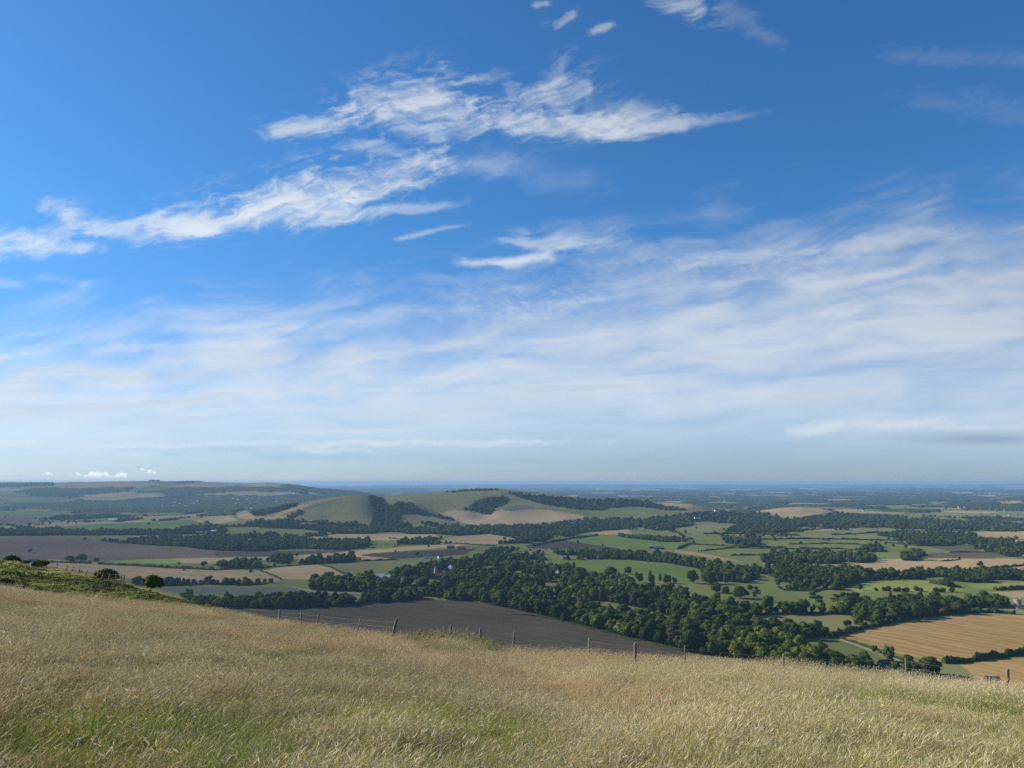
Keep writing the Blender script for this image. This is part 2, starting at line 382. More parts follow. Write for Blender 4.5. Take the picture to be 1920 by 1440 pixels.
# the park
Fd('park_meadow', 'bright green meadow behind the park trees', 'bright', [(1020, 1052), (1110, 1050), (1180, 1051), (1250, 1058), (1315, 1067), (1305, 1092), (1200, 1092), (1110, 1078), (1000, 1060)], ymin=1100, ymax=2400)
Fd('park_meadow', 'wide green park meadow dotted with single trees', 'pasture', [(1220, 1093), (1330, 1094), (1480, 1094), (1600, 1098), (1700, 1104), (1800, 1108), (1770, 1118), (1640, 1130), (1560, 1140), (1400, 1145), (1330, 1138), (1240, 1118)], ymin=1100, ymax=2400)
Fd('park_meadow', 'yellowish green meadow on the right of the park', 'lime', [(1590, 1101), (1620, 1092), (1660, 1089), (1740, 1089), (1770, 1098), (1815, 1107), (1760, 1111), (1680, 1109), (1610, 1110)], ymin=1100, ymax=2400)
Fd('park_meadow', 'light green field at the right edge of the park', 'lime', [(1810, 1096), (1860, 1094), (1990, 1092), (1990, 1104), (1880, 1106), (1830, 1103)], ymin=1100, ymax=2400)
Fd('stubble_field', 'tan field strip beyond the round stone tower', 'tan', [(1855, 1110), (1990, 1107), (1990, 1121), (1900, 1120)], ymin=1100, ymax=2400)
Fd('clearing', 'narrow grass strip between the village woods and the long belt', 'bright', [(925, 1052), (1010, 1053), (1105, 1058), (1115, 1068), (1060, 1068), (1000, 1061), (950, 1060)])
Fd('chalk_scar', 'small white chalk scar in the combe wood', 'chalk', [(750, 945), (756, 943), (762, 948), (764, 953), (757, 951)], ymin=2900, ymax=4500)
Fd('clearing', 'tiny tan clearing inside the front wood', 'tan', [(1262, 1159), (1312, 1160), (1302, 1169), (1270, 1168)])
Fd('clearing', 'small grassy clearing in the wood beside the ploughed field', 'pasture', [(996, 1125), (1040, 1129), (1088, 1134), (1060, 1142), (1010, 1134)])
Fd('pasture', 'dull green field left of the golden field', 'dull', [(1395, 1160), (1440, 1153), (1592, 1154), (1604, 1164), (1560, 1180), (1490, 1182), (1420, 1176)])
Fd('pasture', 'olive green field corner beside the lane', 'scrubg', [(1495, 1206), (1545, 1194), (1600, 1208), (1665, 1238), (1640, 1244), (1560, 1228)])
Fd('wheat_field', 'golden harvested field with tractor lines at the right', 'gold', [(1568, 1194), (1620, 1179), (1700, 1164), (1800, 1153), (1990, 1153), (1990, 1220), (1850, 1229), (1770, 1240), (1690, 1227), (1640, 1213)], stripe=(30, 16, .8))
Fd('wheat_field', 'smaller golden field at the right edge below the hedge', 'gold', [(1800, 1246), (1860, 1238), (1990, 1228), (1990, 1330), (1900, 1300), (1830, 1270)], stripe=(20, 14, .5))
Fd('pasture', 'dull grass field beside the round stone tower', 'dull', [(1880, 1141), (1990, 1139), (1990, 1151), (1895, 1151)])
Fd('lane', 'narrow pale lane running past the golden field', 'track', [(1549, 1190.5), (1553, 1190), (1620, 1213), (1690, 1238), (1684, 1238.6), (1616, 1214.6)])

# wooded ground: (label tail, polygon, ymin, ymax, spacing factor, mean tree height)
WOODS = []
def W(where, poly, sp=1., h=12., ymin=600, ymax=5200): WOODS.append(dict(where=where, poly=poly, sp=sp, h=h, ymin=ymin, ymax=ymax))
W('in the tree belt across the left plain', [(-60, 995), (100, 993), (170, 997), (330, 995), (420, 986), (405, 1000), (300, 1004), (120, 1004), (-60, 1006)], ymin=2200, ymax=3400)
W('in the woods left of centre', [(265, 1016), (310, 1008), (350, 1010), (420, 1005), (540, 1005), (600, 1016), (690, 1015), (692, 1026), (650, 1032), (560, 1029), (480, 1034), (400, 1033), (350, 1026), (290, 1022)], ymin=1700, ymax=3300)
W('in the long block below the tan field', [(560, 1058), (590, 1048), (668, 1044), (668, 1054), (600, 1058)], .9, 13)
W('in the copse by the green patch', [(412, 1066), (435, 1058), (482, 1057), (488, 1067)], .9, 13)
W('in the copse below the left woods', [(498, 1056), (512, 1046), (546, 1044), (546, 1056), (520, 1058)], .9, 13)
W('in the hedge belt below the striped field', [(240, 1090), (300, 1094), (520, 1092), (535, 1093), (528, 1101), (420, 1102), (310, 1102), (255, 1098)], .8, 9)
W('in the front hedge belt', [(325, 1118), (400, 1124), (450, 1126), (520, 1127), (640, 1126), (700, 1122), (790, 1112), (835, 1108), (830, 1122), (760, 1127), (700, 1132), (640, 1138), (560, 1141), (460, 1141), (380, 1139)], .75, 11)
W('at the foot of the round hill', [(455, 984), (490, 975), (540, 975), (600, 978), (660, 982), (700, 988), (735, 985), (760, 980), (820, 984), (880, 989), (960, 988), (1040, 984), (1060, 978), (1110, 973), (1200, 974), (1290, 974), (1300, 985), (1240, 996), (1180, 986), (1120, 985), (1090, 1000), (1050, 1012), (985, 1020), (965, 1010), (920, 1000), (860, 1005), (800, 1000), (700, 1001), (640, 1000), (560, 992), (490, 990)], 1.15, 12, ymin=2200, ymax=3900)
W('in the combe of the round hill', [(694, 984), (698, 972), (704, 958), (694, 944), (690, 934), (704, 931), (718, 937), (726, 947), (738, 949), (748, 944), (764, 943), (776, 948), (788, 958), (800, 962), (806, 967), (790, 966), (764, 962), (752, 968), (748, 977), (770, 984), (730, 990)], .9, 11, ymin=2950, ymax=4100)
W('on the left side of the round hill', [(470, 962), (500, 953), (560, 943), (556, 950), (500, 966), (478, 968)], 1, 10, ymin=2900, ymax=4200)
W('on the lower left of the round hill', [(536, 968), (560, 960), (572, 957), (568, 964), (545, 973)], 1, 8, ymin=2900, ymax=4200)
W('in the hanger on the round hill', [(872, 956), (895, 938), (920, 931), (950, 933), (957, 938), (945, 948), (928, 953), (922, 965), (905, 964), (890, 958)], .9, 11, ymin=2950, ymax=4300)
W('on the ridge right of the round hill', [(952, 925), (1000, 929), (1060, 934), (1100, 937), (1200, 939), (1235, 947), (1290, 957), (1250, 957), (1200, 950), (1140, 952), (1130, 958), (1080, 955), (1020, 946), (985, 936)], 1.1, 11, ymin=3100, ymax=4600)
W('along the crest of the round hill', [(835, 922), (870, 917), (935, 916), (936, 919), (880, 921), (850, 924)], 1.4, 5, ymin=3900, ymax=4500)
W('in the hedge row on the hill field', [(818, 965), (850, 972), (855, 976), (845, 976), (800, 966), (790, 961)], 1.1, 8, ymin=2950, ymax=3900)
W('in the woods below the wooded ridge', [(1090, 1000), (1100, 986), (1200, 975), (1300, 962), (1370, 958), (1430, 962), (1470, 974), (1560, 965), (1640, 962), (1700, 972), (1690, 985), (1600, 990), (1540, 992), (1470, 1000), (1400, 1003), (1360, 996), (1395, 984), (1330, 978), (1240, 981), (1200, 990)], 1.5, 12, ymin=2300, ymax=4600)
W('in the copses of the right plain', [(1360, 1018), (1400, 1008), (1426, 1010), (1425, 1024), (1395, 1026), (1370, 1020)], 1, 13)
W('in the dark wood beyond the park', [(1425, 1052), (1450, 1042), (1520, 1040), (1560, 1040), (1640, 1044), (1640, 1054), (1600, 1057), (1500, 1058), (1440, 1057)], 1, 13)
W('in the copse above the dark wood', [(1598, 1036), (1620, 1026), (1650, 1024), (1656, 1036), (1620, 1038)], 1, 12)
W('in the round copse by the tan field', [(1690, 1048), (1695, 1038), (1720, 1036), (1730, 1042), (1718, 1052), (1700, 1052)], .8, 13)
W('in the wood on the right plain', [(1640, 1004), (1700, 1002), (1740, 1000), (1830, 1004), (1832, 1014), (1900, 1017), (1905, 1022), (1800, 1022), (1700, 1022), (1705, 1012)], 1.1, 12)
W('in the right edge wood', [(1825, 1030), (1850, 1024), (1900, 1026), (1990, 1030), (1990, 1048), (1905, 1049), (1880, 1040)], 1, 12)
W('in the far right woods', [(1560, 988), (1640, 976), (1720, 974), (1800, 978), (1990, 976), (1990, 996), (1800, 996), (1640, 990)], 1.5, 12, ymin=2500, ymax=4600)
W('in the long tree belt behind the park', [(905, 1048), (915, 1034), (950, 1031), (1010, 1036), (1120, 1036), (1200, 1038), (1240, 1040), (1290, 1050), (1350, 1060), (1400, 1068), (1480, 1064), (1560, 1072), (1600, 1070), (1640, 1080), (1700, 1076), (1780, 1074), (1850, 1074), (1990, 1080), (1990, 1092), (1900, 1094), (1810, 1092), (1740, 1086), (1640, 1088), (1590, 1100), (1580, 1106), (1520, 1107), (1465, 1108), (1455, 1096), (1400, 1094), (1325, 1088), (1310, 1066), (1250, 1056), (1180, 1050), (1110, 1049), (1020, 1051), (950, 1050)], 1.1, 11)
W('in the village woods', [(545, 1100), (560, 1090), (610, 1088), (660, 1088), (700, 1086), (760, 1074), (800, 1062), (850, 1056), (910, 1046), (960, 1050), (1000, 1058), (1090, 1072), (1120, 1084), (1180, 1092), (1200, 1105), (1130, 1104), (1000, 1098), (850, 1096), (800, 1098), (760, 1106), (690, 1110), (600, 1107)], 1.35, 12)
W('in the big wood beside the dark ploughed field', [(800, 1104), (850, 1098), (1000, 1098), (1130, 1104), (1200, 1105), (1260, 1120), (1330, 1132), (1330, 1160), (1262, 1158), (1210, 1142), (1140, 1128), (1088, 1133), (1000, 1125), (990, 1136), (1060, 1142), (1120, 1148), (1180, 1160), (1260, 1170), (1300, 1185), (1260, 1200), (1240, 1208), (1190, 1198), (1100, 1174), (1000, 1150), (900, 1130), (840, 1126), (825, 1118)], 1.05, 12)
W('in the front wood below the meadow', [(1240, 1208), (1300, 1185), (1262, 1170), (1320, 1160), (1380, 1166), (1420, 1178), (1490, 1184), (1540, 1186), (1545, 1192), (1480, 1206), (1500, 1216), (1560, 1234), (1560, 1262), (1480, 1258), (1400, 1236), (1300, 1226)], .85, 12)
W('between the dull green field and the park', [(1330, 1140), (1400, 1148), (1450, 1152), (1400, 1158), (1380, 1166), (1330, 1158)], .9, 11)
W('along the south side of the park', [(1430, 1150), (1480, 1146), (1560, 1148), (1600, 1138), (1660, 1136), (1700, 1128), (1750, 1136), (1860, 1130), (1885, 1133), (1885, 1140), (1800, 1142), (1800, 1150), (1740, 1158), (1640, 1168), (1600, 1158), (1592, 1153), (1440, 1152)], .85, 12)
W('around the foot of the meadow slope', [(1560, 1250), (1590, 1240), (1640, 1244), (1690, 1248), (1720, 1262), (1760, 1268), (1700, 1275), (1600, 1268)], .85, 9)

def hedge_default_cell(x, y, size, seed):
    """jittered-grid Voronoi: returns cell random and distance margin"""
    gx, gy = x / size, y / size
    ix, iy = np.floor(gx), np.floor(gy)
    b1 = np.full(x.shape, 9e9); b2 = b1.copy(); rid = np.zeros(x.shape)
    for dx in (-1, 0, 1):
        for dy in (-1, 0, 1):
            cx, cy = ix + dx, iy + dy
            px = cx + .15 + .7 * _h(cx, cy, seed); py = cy + .15 + .7 * _h(cx, cy, seed + 1)
            d = (np.abs(px - gx) + np.abs(py - gy) * .8)
            m = d < b1
            b2 = np.where(m, b1, np.minimum(b2, d)); rid = np.where(m, _h(cx, cy, seed + 2), rid); b1 = np.where(m, d, b1)
    return rid, (b2 - b1) * size

# ------------------------------------------------------------------ build terrain grid
rows = [0.6]
while rows[-1] < 20: rows.append(rows[-1] + .45)
while rows[-1] < 170: rows.append(rows[-1] + 1.1)
while rows[-1] < 590: rows.append(rows[-1] + 9)
rows.append(600.)
while rows[-1] < 38000:
    y = rows[-1]
    st = .75 * y * y / (H * FPX)
    if 1750 < y < 2400: st = min(st, 14)
    if 2900 < y < 5000: st = min(st, 19)
    elif 5000 <= y < 9300: st = min(st, 42)
    elif 24000 < y < 34000: st = min(st, 1200)
    rows.append(y + min(st, 6000))
rows = np.array(rows)
cols = np.concatenate([np.arange(-700, -40, 20.), np.arange(-40, 1965, 1.9), np.arange(1965, 2640, 20.)])
NR, NCOL = len(rows), len(cols)
CG, YG = np.meshgrid(cols, rows)
AG = a_of(CG); XG = AG * YG
ZG = ground_z(XG, YG)
ZG += (fbm(XG / 9, YG / 9, 77, 3) - .5) * .25 * (YG < 170)
PXG, PYG = project(XG, YG, ZG)
# per-face classification
def fc(A): return .25 * (A[:-1, :-1] + A[1:, :-1] + A[:-1, 1:] + A[1:, 1:])
fpx, fpy, fx, fy, fcc = [fc(A).ravel() for A in (PXG, PYG, XG, YG, CG)]
cls = np.full(fpx.shape, -1, np.int32)          # -1 valley base; >=0 field; -2 meadow; -3 hillside; -4 woodland floor; -5 downland ; -6 far wood canopy; -7 far fields (several)
yc_f = np.interp(fcc, NC, NYC)
cls[fy < 590] = -3
cls[fy < yc_f + 10] = -2
cls[(fy < 165) & (fcc < 420)] = -2
hz = fc(ZG).ravel()
cab = np.maximum(hill(fcc, fy, CAB1, 3000, 3650, 4500), hill(fcc, fy, CAB2, 3150, 4300, 5200))
cls[(cab > 6) & (fy > 2900)] = -5
# scattered fields of the plain
farz = (fy > 2300) & (cls == -1)
rid, mg = hedge_default_cell(fx, fy, 330., 3)
rid2, mg2 = hedge_default_cell(fx, fy, 780., 13)
big = fbm(fx / 1500, fy / 2600, 91, 3)
vfar = fy > 4700
wood_p = np.where(vfar, .54 + .7 * (big - .5) + ss(9000, 16000, fy) * .26, .30 + 1.2 * (big - .5))
rr = np.where(fy > 14000, rid2, rid)
cls[farz & (rr < wood_p)] = -6
t_ = (rr - wood_p) / np.maximum(1 - wood_p, .01)
cls[farz & (rr >= wood_p) & (t_ < .36)] = -7
cls[farz & (rr >= wood_p) & (t_ >= .36) & (t_ < .66)] = -8
cls[farz & (rr >= wood_p) & (t_ >= .66)] = -9
cls[farz & (mg < np.where(fy > 5000, 22, 9)) & (fy < 15000) & (cls != -6)] = -6
dwn = (hill(fcc, fy, DOWN, 5600, 8600, 12000) > 15)
dn_wood = fbm(fx / 1300, fy / 800, 101, 3)
cls[dwn & (cls != -6)] = -10
cls[dwn] = np.where(rid2[dwn] < .22, -8, np.where(rid2[dwn] > .8, -9, -10))
cls[dwn & (dn_wood > .64)] = -6
for poly in ([(95, 957), (110, 945), (150, 937), (210, 941), (260, 935), (310, 933), (300, 922), (380, 918), (480, 921), (430, 924), (400, 929), (480, 928), (560, 928), (720, 925), (720, 935), (560, 950), (500, 960), (440, 966), (300, 958), (200, 958)],
             [(18, 922), (60, 921), (100, 926), (165, 930), (130, 934), (60, 930)], [(-60, 907), (100, 906), (100, 911), (0, 914), (-60, 914)],
             [(400, 914), (440, 908), (455, 909), (440, 915)], [(325, 905), (360, 903), (365, 906), (330, 907)], [(560, 912), (600, 917), (700, 922), (700, 930), (600, 926), (520, 912), (540, 909)]):
    cls[in_poly(fpx, fpy, poly) & (fy > 4900) & (fy < 12000)] = -6
for i, f in enumerate(FIELDS):
    m = in_poly(fpx, fpy, f['poly']) & (fy > f['ymin']) & (fy < f['ymax'])
    cls[m] = i
    f['n'] = int(m.sum())
for w in WOODS:
    m = in_poly(fpx, fpy, w['poly']) & (fy > w['ymin']) & (fy < w['ymax'])
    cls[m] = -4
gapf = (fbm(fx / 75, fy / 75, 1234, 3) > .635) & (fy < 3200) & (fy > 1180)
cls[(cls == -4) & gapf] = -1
cls[(cls == -6) & (fy < 4200)] = -11      # mid-distance default woods: filled with instanced trees later

# raise the canopy of far woods
canopy = np.zeros((NR - 1, NCOL - 1)); canopy[(cls == -6).reshape(NR - 1, NCOL - 1)] = 1
vc = np.zeros((NR, NCOL)); cnt = np.zeros((NR, NCOL))
for di in (0, 1):
    for dj in (0, 1):
        vc[di:NR - 1 + di, dj:NCOL - 1 + dj] += canopy; cnt[di:NR - 1 + di, dj:NCOL - 1 + dj] += 1
vc = (vc / cnt > .9)
lump = vn(XG / 14, YG / 30, 55) * .6 + fbm(XG / 60, YG / 120, 56, 2) * .6
ZT = ZG + vc * (5 + 11 * lump) * (1 + ss(8000, 20000, YG) * .6)

MATS = {}
def fm(k, stripe=None):
    key = (k, stripe)
    if key not in MATS: MATS[key] = mat_field('soil_' + k, C[k], stripe=stripe)
    return MATS[key]

idx = np.arange(NR * NCOL).reshape(NR, NCOL)
Q = np.stack([idx[:-1, :-1].ravel(), idx[:-1, 1:].ravel(), idx[1:, 1:].ravel(), idx[1:, :-1].ravel()], 1)
VALL = np.stack([XG.ravel(), YG.ravel(), ZT.ravel()], 1)
def terrain_piece(name, sel, mat, label, kind='structure', cat=None):
    q = Q[sel]
    if not len(q): return None
    u, inv = np.unique(q.ravel(), return_inverse=True)
    o = link(name, mesh_np(name, VALL[u], [inv.reshape(-1, 4)], [mat], None, True))
    return tag(o, label, cat, None, kind)

# meadow soil
t = NT('meadow_soil'); P = t.pos()
b = t.ramp(t.noise(P, .35, 5, .6), [(.3, (.10, .09, .035)), (.5, (.20, .155, .075)), (.7, (.26, .20, .10))])
b = t.mix(t.math('MULTIPLY', t.noise(P, 9, 4, .7), .6), b, (.07, .055, .025))
d = t.n('BsdfDiffuse'); t.l(b, d.inputs[0]); t.l(d.outputs[0], t.out.inputs[0]); M_MEADOW = t.m

terrain_piece('meadow', cls == -2, M_MEADOW, 'dry grassy meadow slope in the foreground')
terrain_piece('hillside', cls == -3, mat_field('hillside_turf', (.13, .13, .06)), 'grass hillside falling away below the meadow')
terrain_piece('valley_ground', cls == -1, fm('base'), 'green valley floor between the fields')
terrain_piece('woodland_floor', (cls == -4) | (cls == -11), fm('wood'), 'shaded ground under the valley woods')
terrain_piece('hill', cls == -5, mat_field('downland_turf', C['down'], var=.22, scale2=.006), 'rounded grassy chalk hill in the middle distance')
t = NT('far_canopy'); P = t.pos()
b = t.ramp(t.math('ADD', t.math('MULTIPLY', t.noise(P, .05, 3, .6), .6), t.math('MULTIPLY', t.noise(P, .0015, 3, .5), .4)), [(.35, (.026, .042, .018)), (.65, (.060, .080, .030))])
d = t.n('BsdfDiffuse'); t.l(b, d.inputs[0]); t.l(d.outputs[0], t.out.inputs[0]); M_FARWOOD = t.m
terrain_piece('far_woods', cls == -6, M_FARWOOD, 'hazy blue green woods covering the far plain', 'stuff', 'woods')
terrain_piece('far_pastures', cls == -7, fm('pasture'), 'green pastures scattered over the far plain')
terrain_piece('far_stubble_fields', cls == -8, fm('tan'), 'pale tan fields scattered over the far plain')
terrain_piece('far_dull_fields', cls == -9, fm('dull'), 'dull green fields scattered over the far plain')
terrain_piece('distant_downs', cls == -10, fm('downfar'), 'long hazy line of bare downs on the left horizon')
for i, f in enumerate(FIELDS):
    terrain_piece(f['name'], cls == i, fm(f['col'], f['stripe']), f['label'])
# ground behind the camera, so that the meadow goes on
bx = np.linspace(-60000, 60000, 3)
t_ = [(-400, -400), (400, -400), (400, .6), (-400, .6)]
bk = np.array([(-60, -60, H + 2), (60, -60, H + 2), (60, .6, H - 1.7), (-60, .6, H - 1.7)])
o = link('ground', mesh_np('ground', bk, [np.array([(0, 1, 2, 3)])], [M_MEADOW])); tag(o, 'meadow ground behind the viewpoint', None, None, 'structure')
print('terrain', time.time() - T0, NR, NCOL)

# ------------------------------------------------------------------ GN scatter: the object's own mesh holds the variants and the points
def scatter(name, variants, P, rot, scl, var, tint, mats, vattr=None):
    """variants: list of (V, [faces], fmat, attr(n,3) or None)"""
    V = []; F = {3: [], 4: []}; FM = {3: [], 4: []}; kind = []; at = []
    n = 0
    for k, (v, fs, fmat, a) in enumerate(variants):
        off = 0
        for f in fs:
            f = np.asarray(f); F[f.shape[1]].append(f + n); FM[f.shape[1]].append(np.asarray(fmat[off:off + len(f)])); off += len(f)
        V.append(v); kind.append(np.full(len(v), k)); at.append(a if a is not None else np.zeros((len(v), 3))); n += len(v)
    nP = len(P)
    V.append(P); kind.append(np.full(nP, -1)); at.append(np.zeros((nP, 3)))
    V = np.concatenate(V); kind = np.concatenate(kind).astype(np.int32); at = np.concatenate(at)
    Fs = [np.concatenate(F[s]) for s in (3, 4) if F[s]]; fm_ = np.concatenate([np.concatenate(FM[s]) for s in (3, 4) if F[s]])
    me = mesh_np(name, V, Fs, mats, fm_, False)
    def attr(nm, typ, data, key, width=1):
        a = me.attributes.new(nm, typ, 'POINT'); a.data.foreach_set(key, np.ascontiguousarray(data, dtype=np.int32 if typ == 'INT' else np.float32).ravel())
    full = lambda d, w: np.concatenate([np.zeros((n, w)), np.asarray(d, float).reshape(nP, w)])
    attr('kind_id', 'INT', kind, 'value')
    attr('variant', 'INT', full(var, 1), 'value')
    attr('rot', 'FLOAT_VECTOR', full(rot, 3), 'vector')
    attr('scl', 'FLOAT_VECTOR', full(scl, 3), 'vector')
    attr('tint', 'FLOAT_VECTOR', full(tint, 3), 'vector')
    attr('gc', 'FLOAT_VECTOR', at, 'vector')
    ob = link(name, me)
    g = bpy.data.node_groups.new(name + '_scatter', 'GeometryNodeTree')
    g.interface.new_socket('Geometry', in_out='INPUT', socket_type='NodeSocketGeometry')
    g.interface.new_socket('Geometry', in_out='OUTPUT', socket_type='NodeSocketGeometry')
    N, L = g.nodes, g.links
    gi, go = N.new('NodeGroupInput'), N.new('NodeGroupOutput')
    def na(nm, dt):
        a = N.new('GeometryNodeInputNamedAttribute'); a.data_type = dt; a.inputs['Name'].default_value = nm; return a.outputs['Attribute']
    def eq(sock, v):
        c = N.new('FunctionNodeCompare'); c.data_type = 'INT'; c.operation = 'EQUAL'
        L.new(sock, c.inputs[2]); c.inputs[3].default_value = v; return c.outputs[0]
    join = N.new('GeometryNodeJoinGeometry')
    kid, vid = na('kind_id', 'INT'), na('variant', 'INT')
    rotn, scln = na('rot', 'FLOAT_VECTOR'), na('scl', 'FLOAT_VECTOR')
    e2r = N.new('FunctionNodeEulerToRotation'); L.new(rotn, e2r.inputs[0])
    for k in range(len(variants)):
        sg = N.new('GeometryNodeSeparateGeometry'); sg.domain = 'POINT'
        L.new(gi.outputs[0], sg.inputs[0]); L.new(eq(kid, k), sg.inputs[1])
        an = N.new('FunctionNodeBooleanMath'); an.operation = 'AND'; L.new(eq(kid, -1), an.inputs[0]); L.new(eq(vid, k), an.inputs[1])
        mp = N.new('GeometryNodeMeshToPoints'); L.new(gi.outputs[0], mp.inputs['Mesh']); L.new(an.outputs[0], mp.inputs['Selection'])
        ip = N.new('GeometryNodeInstanceOnPoints'); L.new(mp.outputs[0], ip.inputs['Points']); L.new(sg.outputs[0], ip.inputs['Instance'])
        L.new(e2r.outputs[0], ip.inputs['Rotation']); L.new(scln, ip.inputs['Scale'])
        L.new(ip.outputs[0], join.inputs[0])
    L.new(join.outputs[0], go.inputs[0])
    md = ob.modifiers.new('scatter', 'NODES'); md.node_group = g
    return ob

# ------------------------------------------------------------------ trees
def ico(sub):
    import bmesh
    bm = bmesh.new(); bmesh.ops.create_icosphere(bm, subdivisions=sub, radius=1)
    V = np.array([v.co[:] for v in bm.verts]); F = np.array([[v.index for v in f.verts] for f in bm.faces]); bm.free()
    return V, F
ICO2, ICO1 = ico(2), ico(1)

def n3(V, sc, seed):
    return (vn(V[:, 0] * sc + V[:, 2] * .7 * sc, V[:, 1] * sc - V[:, 2] * .6 * sc, seed) + vn(V[:, 1] * sc + 5, V[:, 2] * sc + 3, seed + 9)) * .5

def leaf_quads(r, C0, N0, size):
    n = len(C0)
    t = r.normal(size=(n, 3)); u = np.cross(N0 + .7 * r.normal(size=(n, 3)), t); u /= np.linalg.norm(u, axis=1)[:, None] + 1e-9
    w = np.cross(u, t); w /= np.linalg.norm(w, axis=1)[:, None] + 1e-9
    s = (size * r.uniform(.6, 1.3, n))[:, None]
    V = np.stack([C0 - u * s, C0 - w * s * .6, C0 + u * s, C0 + w * s * .6], 1).reshape(-1, 3)
    return V, np.arange(4 * n).reshape(n, 4)

def make_crown(seed, shape):
    """unit-metre tree about 12 m tall; returns crown MB, trunk MB"""
    r = np.random.default_rng(seed); cr, tk = MB(), MB()
    lobes = []
    if shape == 'round':
        for i in range(13):
            th = r.uniform(0, 6.28); el = r.uniform(-.95, 1); rad = r.uniform(.45, 1)
            lobes.append(((math.cos(th) * 3.7 * rad * math.cos(el * .9), math.sin(th) * 3.7 * rad * math.cos(el * .9), 6.0 + 4.3 * math.sin(el * 1.3) * rad), r.uniform(1.5, 2.5)))
        lobes.append(((0, 0, 6.3), 3.6))
    elif shape == 'broad':
        for i in range(15):
            th = r.uniform(0, 6.28); rad = r.uniform(.3, 1)
            lobes.append(((math.cos(th) * 4.5 * rad, math.sin(th) * 4.5 * rad, 2.6 + 6.6 * r.random() * math.sqrt(1.08 - rad * rad) ), r.uniform(1.7, 2.6)))
        lobes.append(((0, 0, 6), 4.0)); lobes.append(((0, 0, 9), 2.6))
    elif shape == 'tall':
        for i in range(14):
            th = r.uniform(0, 6.28); z = r.uniform(1.6, 11); w = 2.3 * math.sin(min(1, (12.5 - z) / 7) * 1.4)
            lobes.append(((math.cos(th) * w, math.sin(th) * w, z), r.uniform(1.1, 1.9)))
        lobes.append(((0, 0, 6.5), 2.4))
    elif shape == 'cone':
        for i in range(16):
            z = 2 + i * .62; w = 2.7 * (1 - (z - 1.5) / 11.5)
            th = i * 2.4; lobes.append(((math.cos(th) * w * .6, math.sin(th) * w * .6, z), .6 + w * .5))
    elif shape == 'cedar':
        for i in range(16):
            z = r.choice([4.2, 6.4, 8.4, 10.2]); w = (5.4 - abs(z - 5.5) * .55) * r.uniform(.3, 1); th = r.uniform(0, 6.28)
            lobes.append(((math.cos(th) * w, math.sin(th) * w, z + r.uniform(-.3, .3)), r.uniform(1.3, 2.1)))
    elif shape == 'bush':
        for i in range(9):
            th = r.uniform(0, 6.28); rad = r.uniform(.2, 1)
            lobes.append(((math.cos(th) * 5 * rad, math.sin(th) * 5 * rad, r.uniform(2.5, 7) * (1.15 - rad * .4)), r.uniform(2.2, 3.6)))
        lobes.append(((0, 0, 4.5), 4.4))
    flat = .35 if shape == 'cedar' else .85
    for (c, rad) in lobes:
        V = ICO2[0] * 1.0
        d = .72 + .56 * n3(V + np.array(c), 1.6, seed) + .20 * (r.random(len(V)) - .5)
        V = V * d[:, None] * rad * np.array([1, 1, flat]) + np.array(c)
        V[:, 2] = np.maximum(V[:, 2], .25 if shape != 'bush' else .0)
        cr.add(V, tris=ICO2[1])
        nl = int(34 * rad)
        k = r.integers(0, len(V), nl); C0 = V[k] + (V[k] - np.array(c)) * r.uniform(.0, .22, nl)[:, None]
        N0 = (V[k] - np.array(c)) / rad
        lv, lf = leaf_quads(r, C0, N0, .50)
        cr.add(lv, quads=lf)
    hh = {'round': 7, 'broad': 6, 'tall': 9, 'cone': 11, 'cedar': 10.6, 'bush': 3}[shape]
    tk.tube([(0, 0, -.8), (.05, 0, .2), (-.1, .1, hh * .5), (.1, 0, hh)], [.55, .38, .27, .08], 7)
    for i in range(5 if shape in ('round', 'broad', 'cedar') else 2):
        th = r.uniform(0, 6.28); z0 = hh * r.uniform(.3, .6)
        p = np.array([(-.05, .05, z0), (math.cos(th) * 1.3, math.sin(th) * 1.3, z0 + 1.1), (math.cos(th) * 2.8, math.sin(th) * 2.8, z0 + 1.9)])
        tk.tube(p, [.2, .14, .05], 5)
    return cr, tk

SHAPES = ['round', 'round', 'broad', 'broad', 'round', 'tall', 'broad', 'round', 'tall', 'cone', 'cedar', 'bush', 'bush']
M_FOL_I = mat_foliage('foliage_wood', True)
M_FOL_O = mat_foliage('foliage_tree', False)
M_BARK = mat_plain('bark', (.085, .066, .048), .95, .3, 2)
VAR = []; CROWN_ME = []; TRUNK_ME = []
for i, sh in enumerate(SHAPES):
    cr, tk = make_crown(100 + i, sh)
    CROWN_ME.append(cr.mesh('crown', M_FOL_O)); TRUNK_ME.append(tk.mesh('trunk', M_BARK, True))
    v1, f1 = cr.arrays(); v2, f2 = tk.arrays()
    V = np.concatenate([v1, v2]); tt = [f1[0], f2[0] + len(v1)]; qq = [f1[1], f2[1] + len(v1)]
    Fv = [np.concatenate(tt), np.concatenate(qq)]
    fmv = np.concatenate([np.zeros(len(tt[0])), np.ones(len(tt[1])), np.zeros(len(qq[0])), np.ones(len(qq[1]))])
    VAR.append((V, Fv, fmv, None))

def tint_for(r, n, wood_seed=0):
    base = np.array([[1., 1., 1.], [.80, .92, .9], [1.35, 1.25, .95], [1.0, 1.12, .8], [.7, .8, .85], [1.3, 1.25, .9], [1.15, 1.0, .85]])
    p = np.array([.34, .22, .14, .14, .10, .045, .015])
    k = r.choice(len(base), n, p=p / p.sum())
    return base[k] * r.uniform(.72, 1.3, (n, 1))

TREES = []     # x, y, z, h, widthscale, variant, tint, woodindex
def crest_row(px): return np.interp(px, NC, NPC)
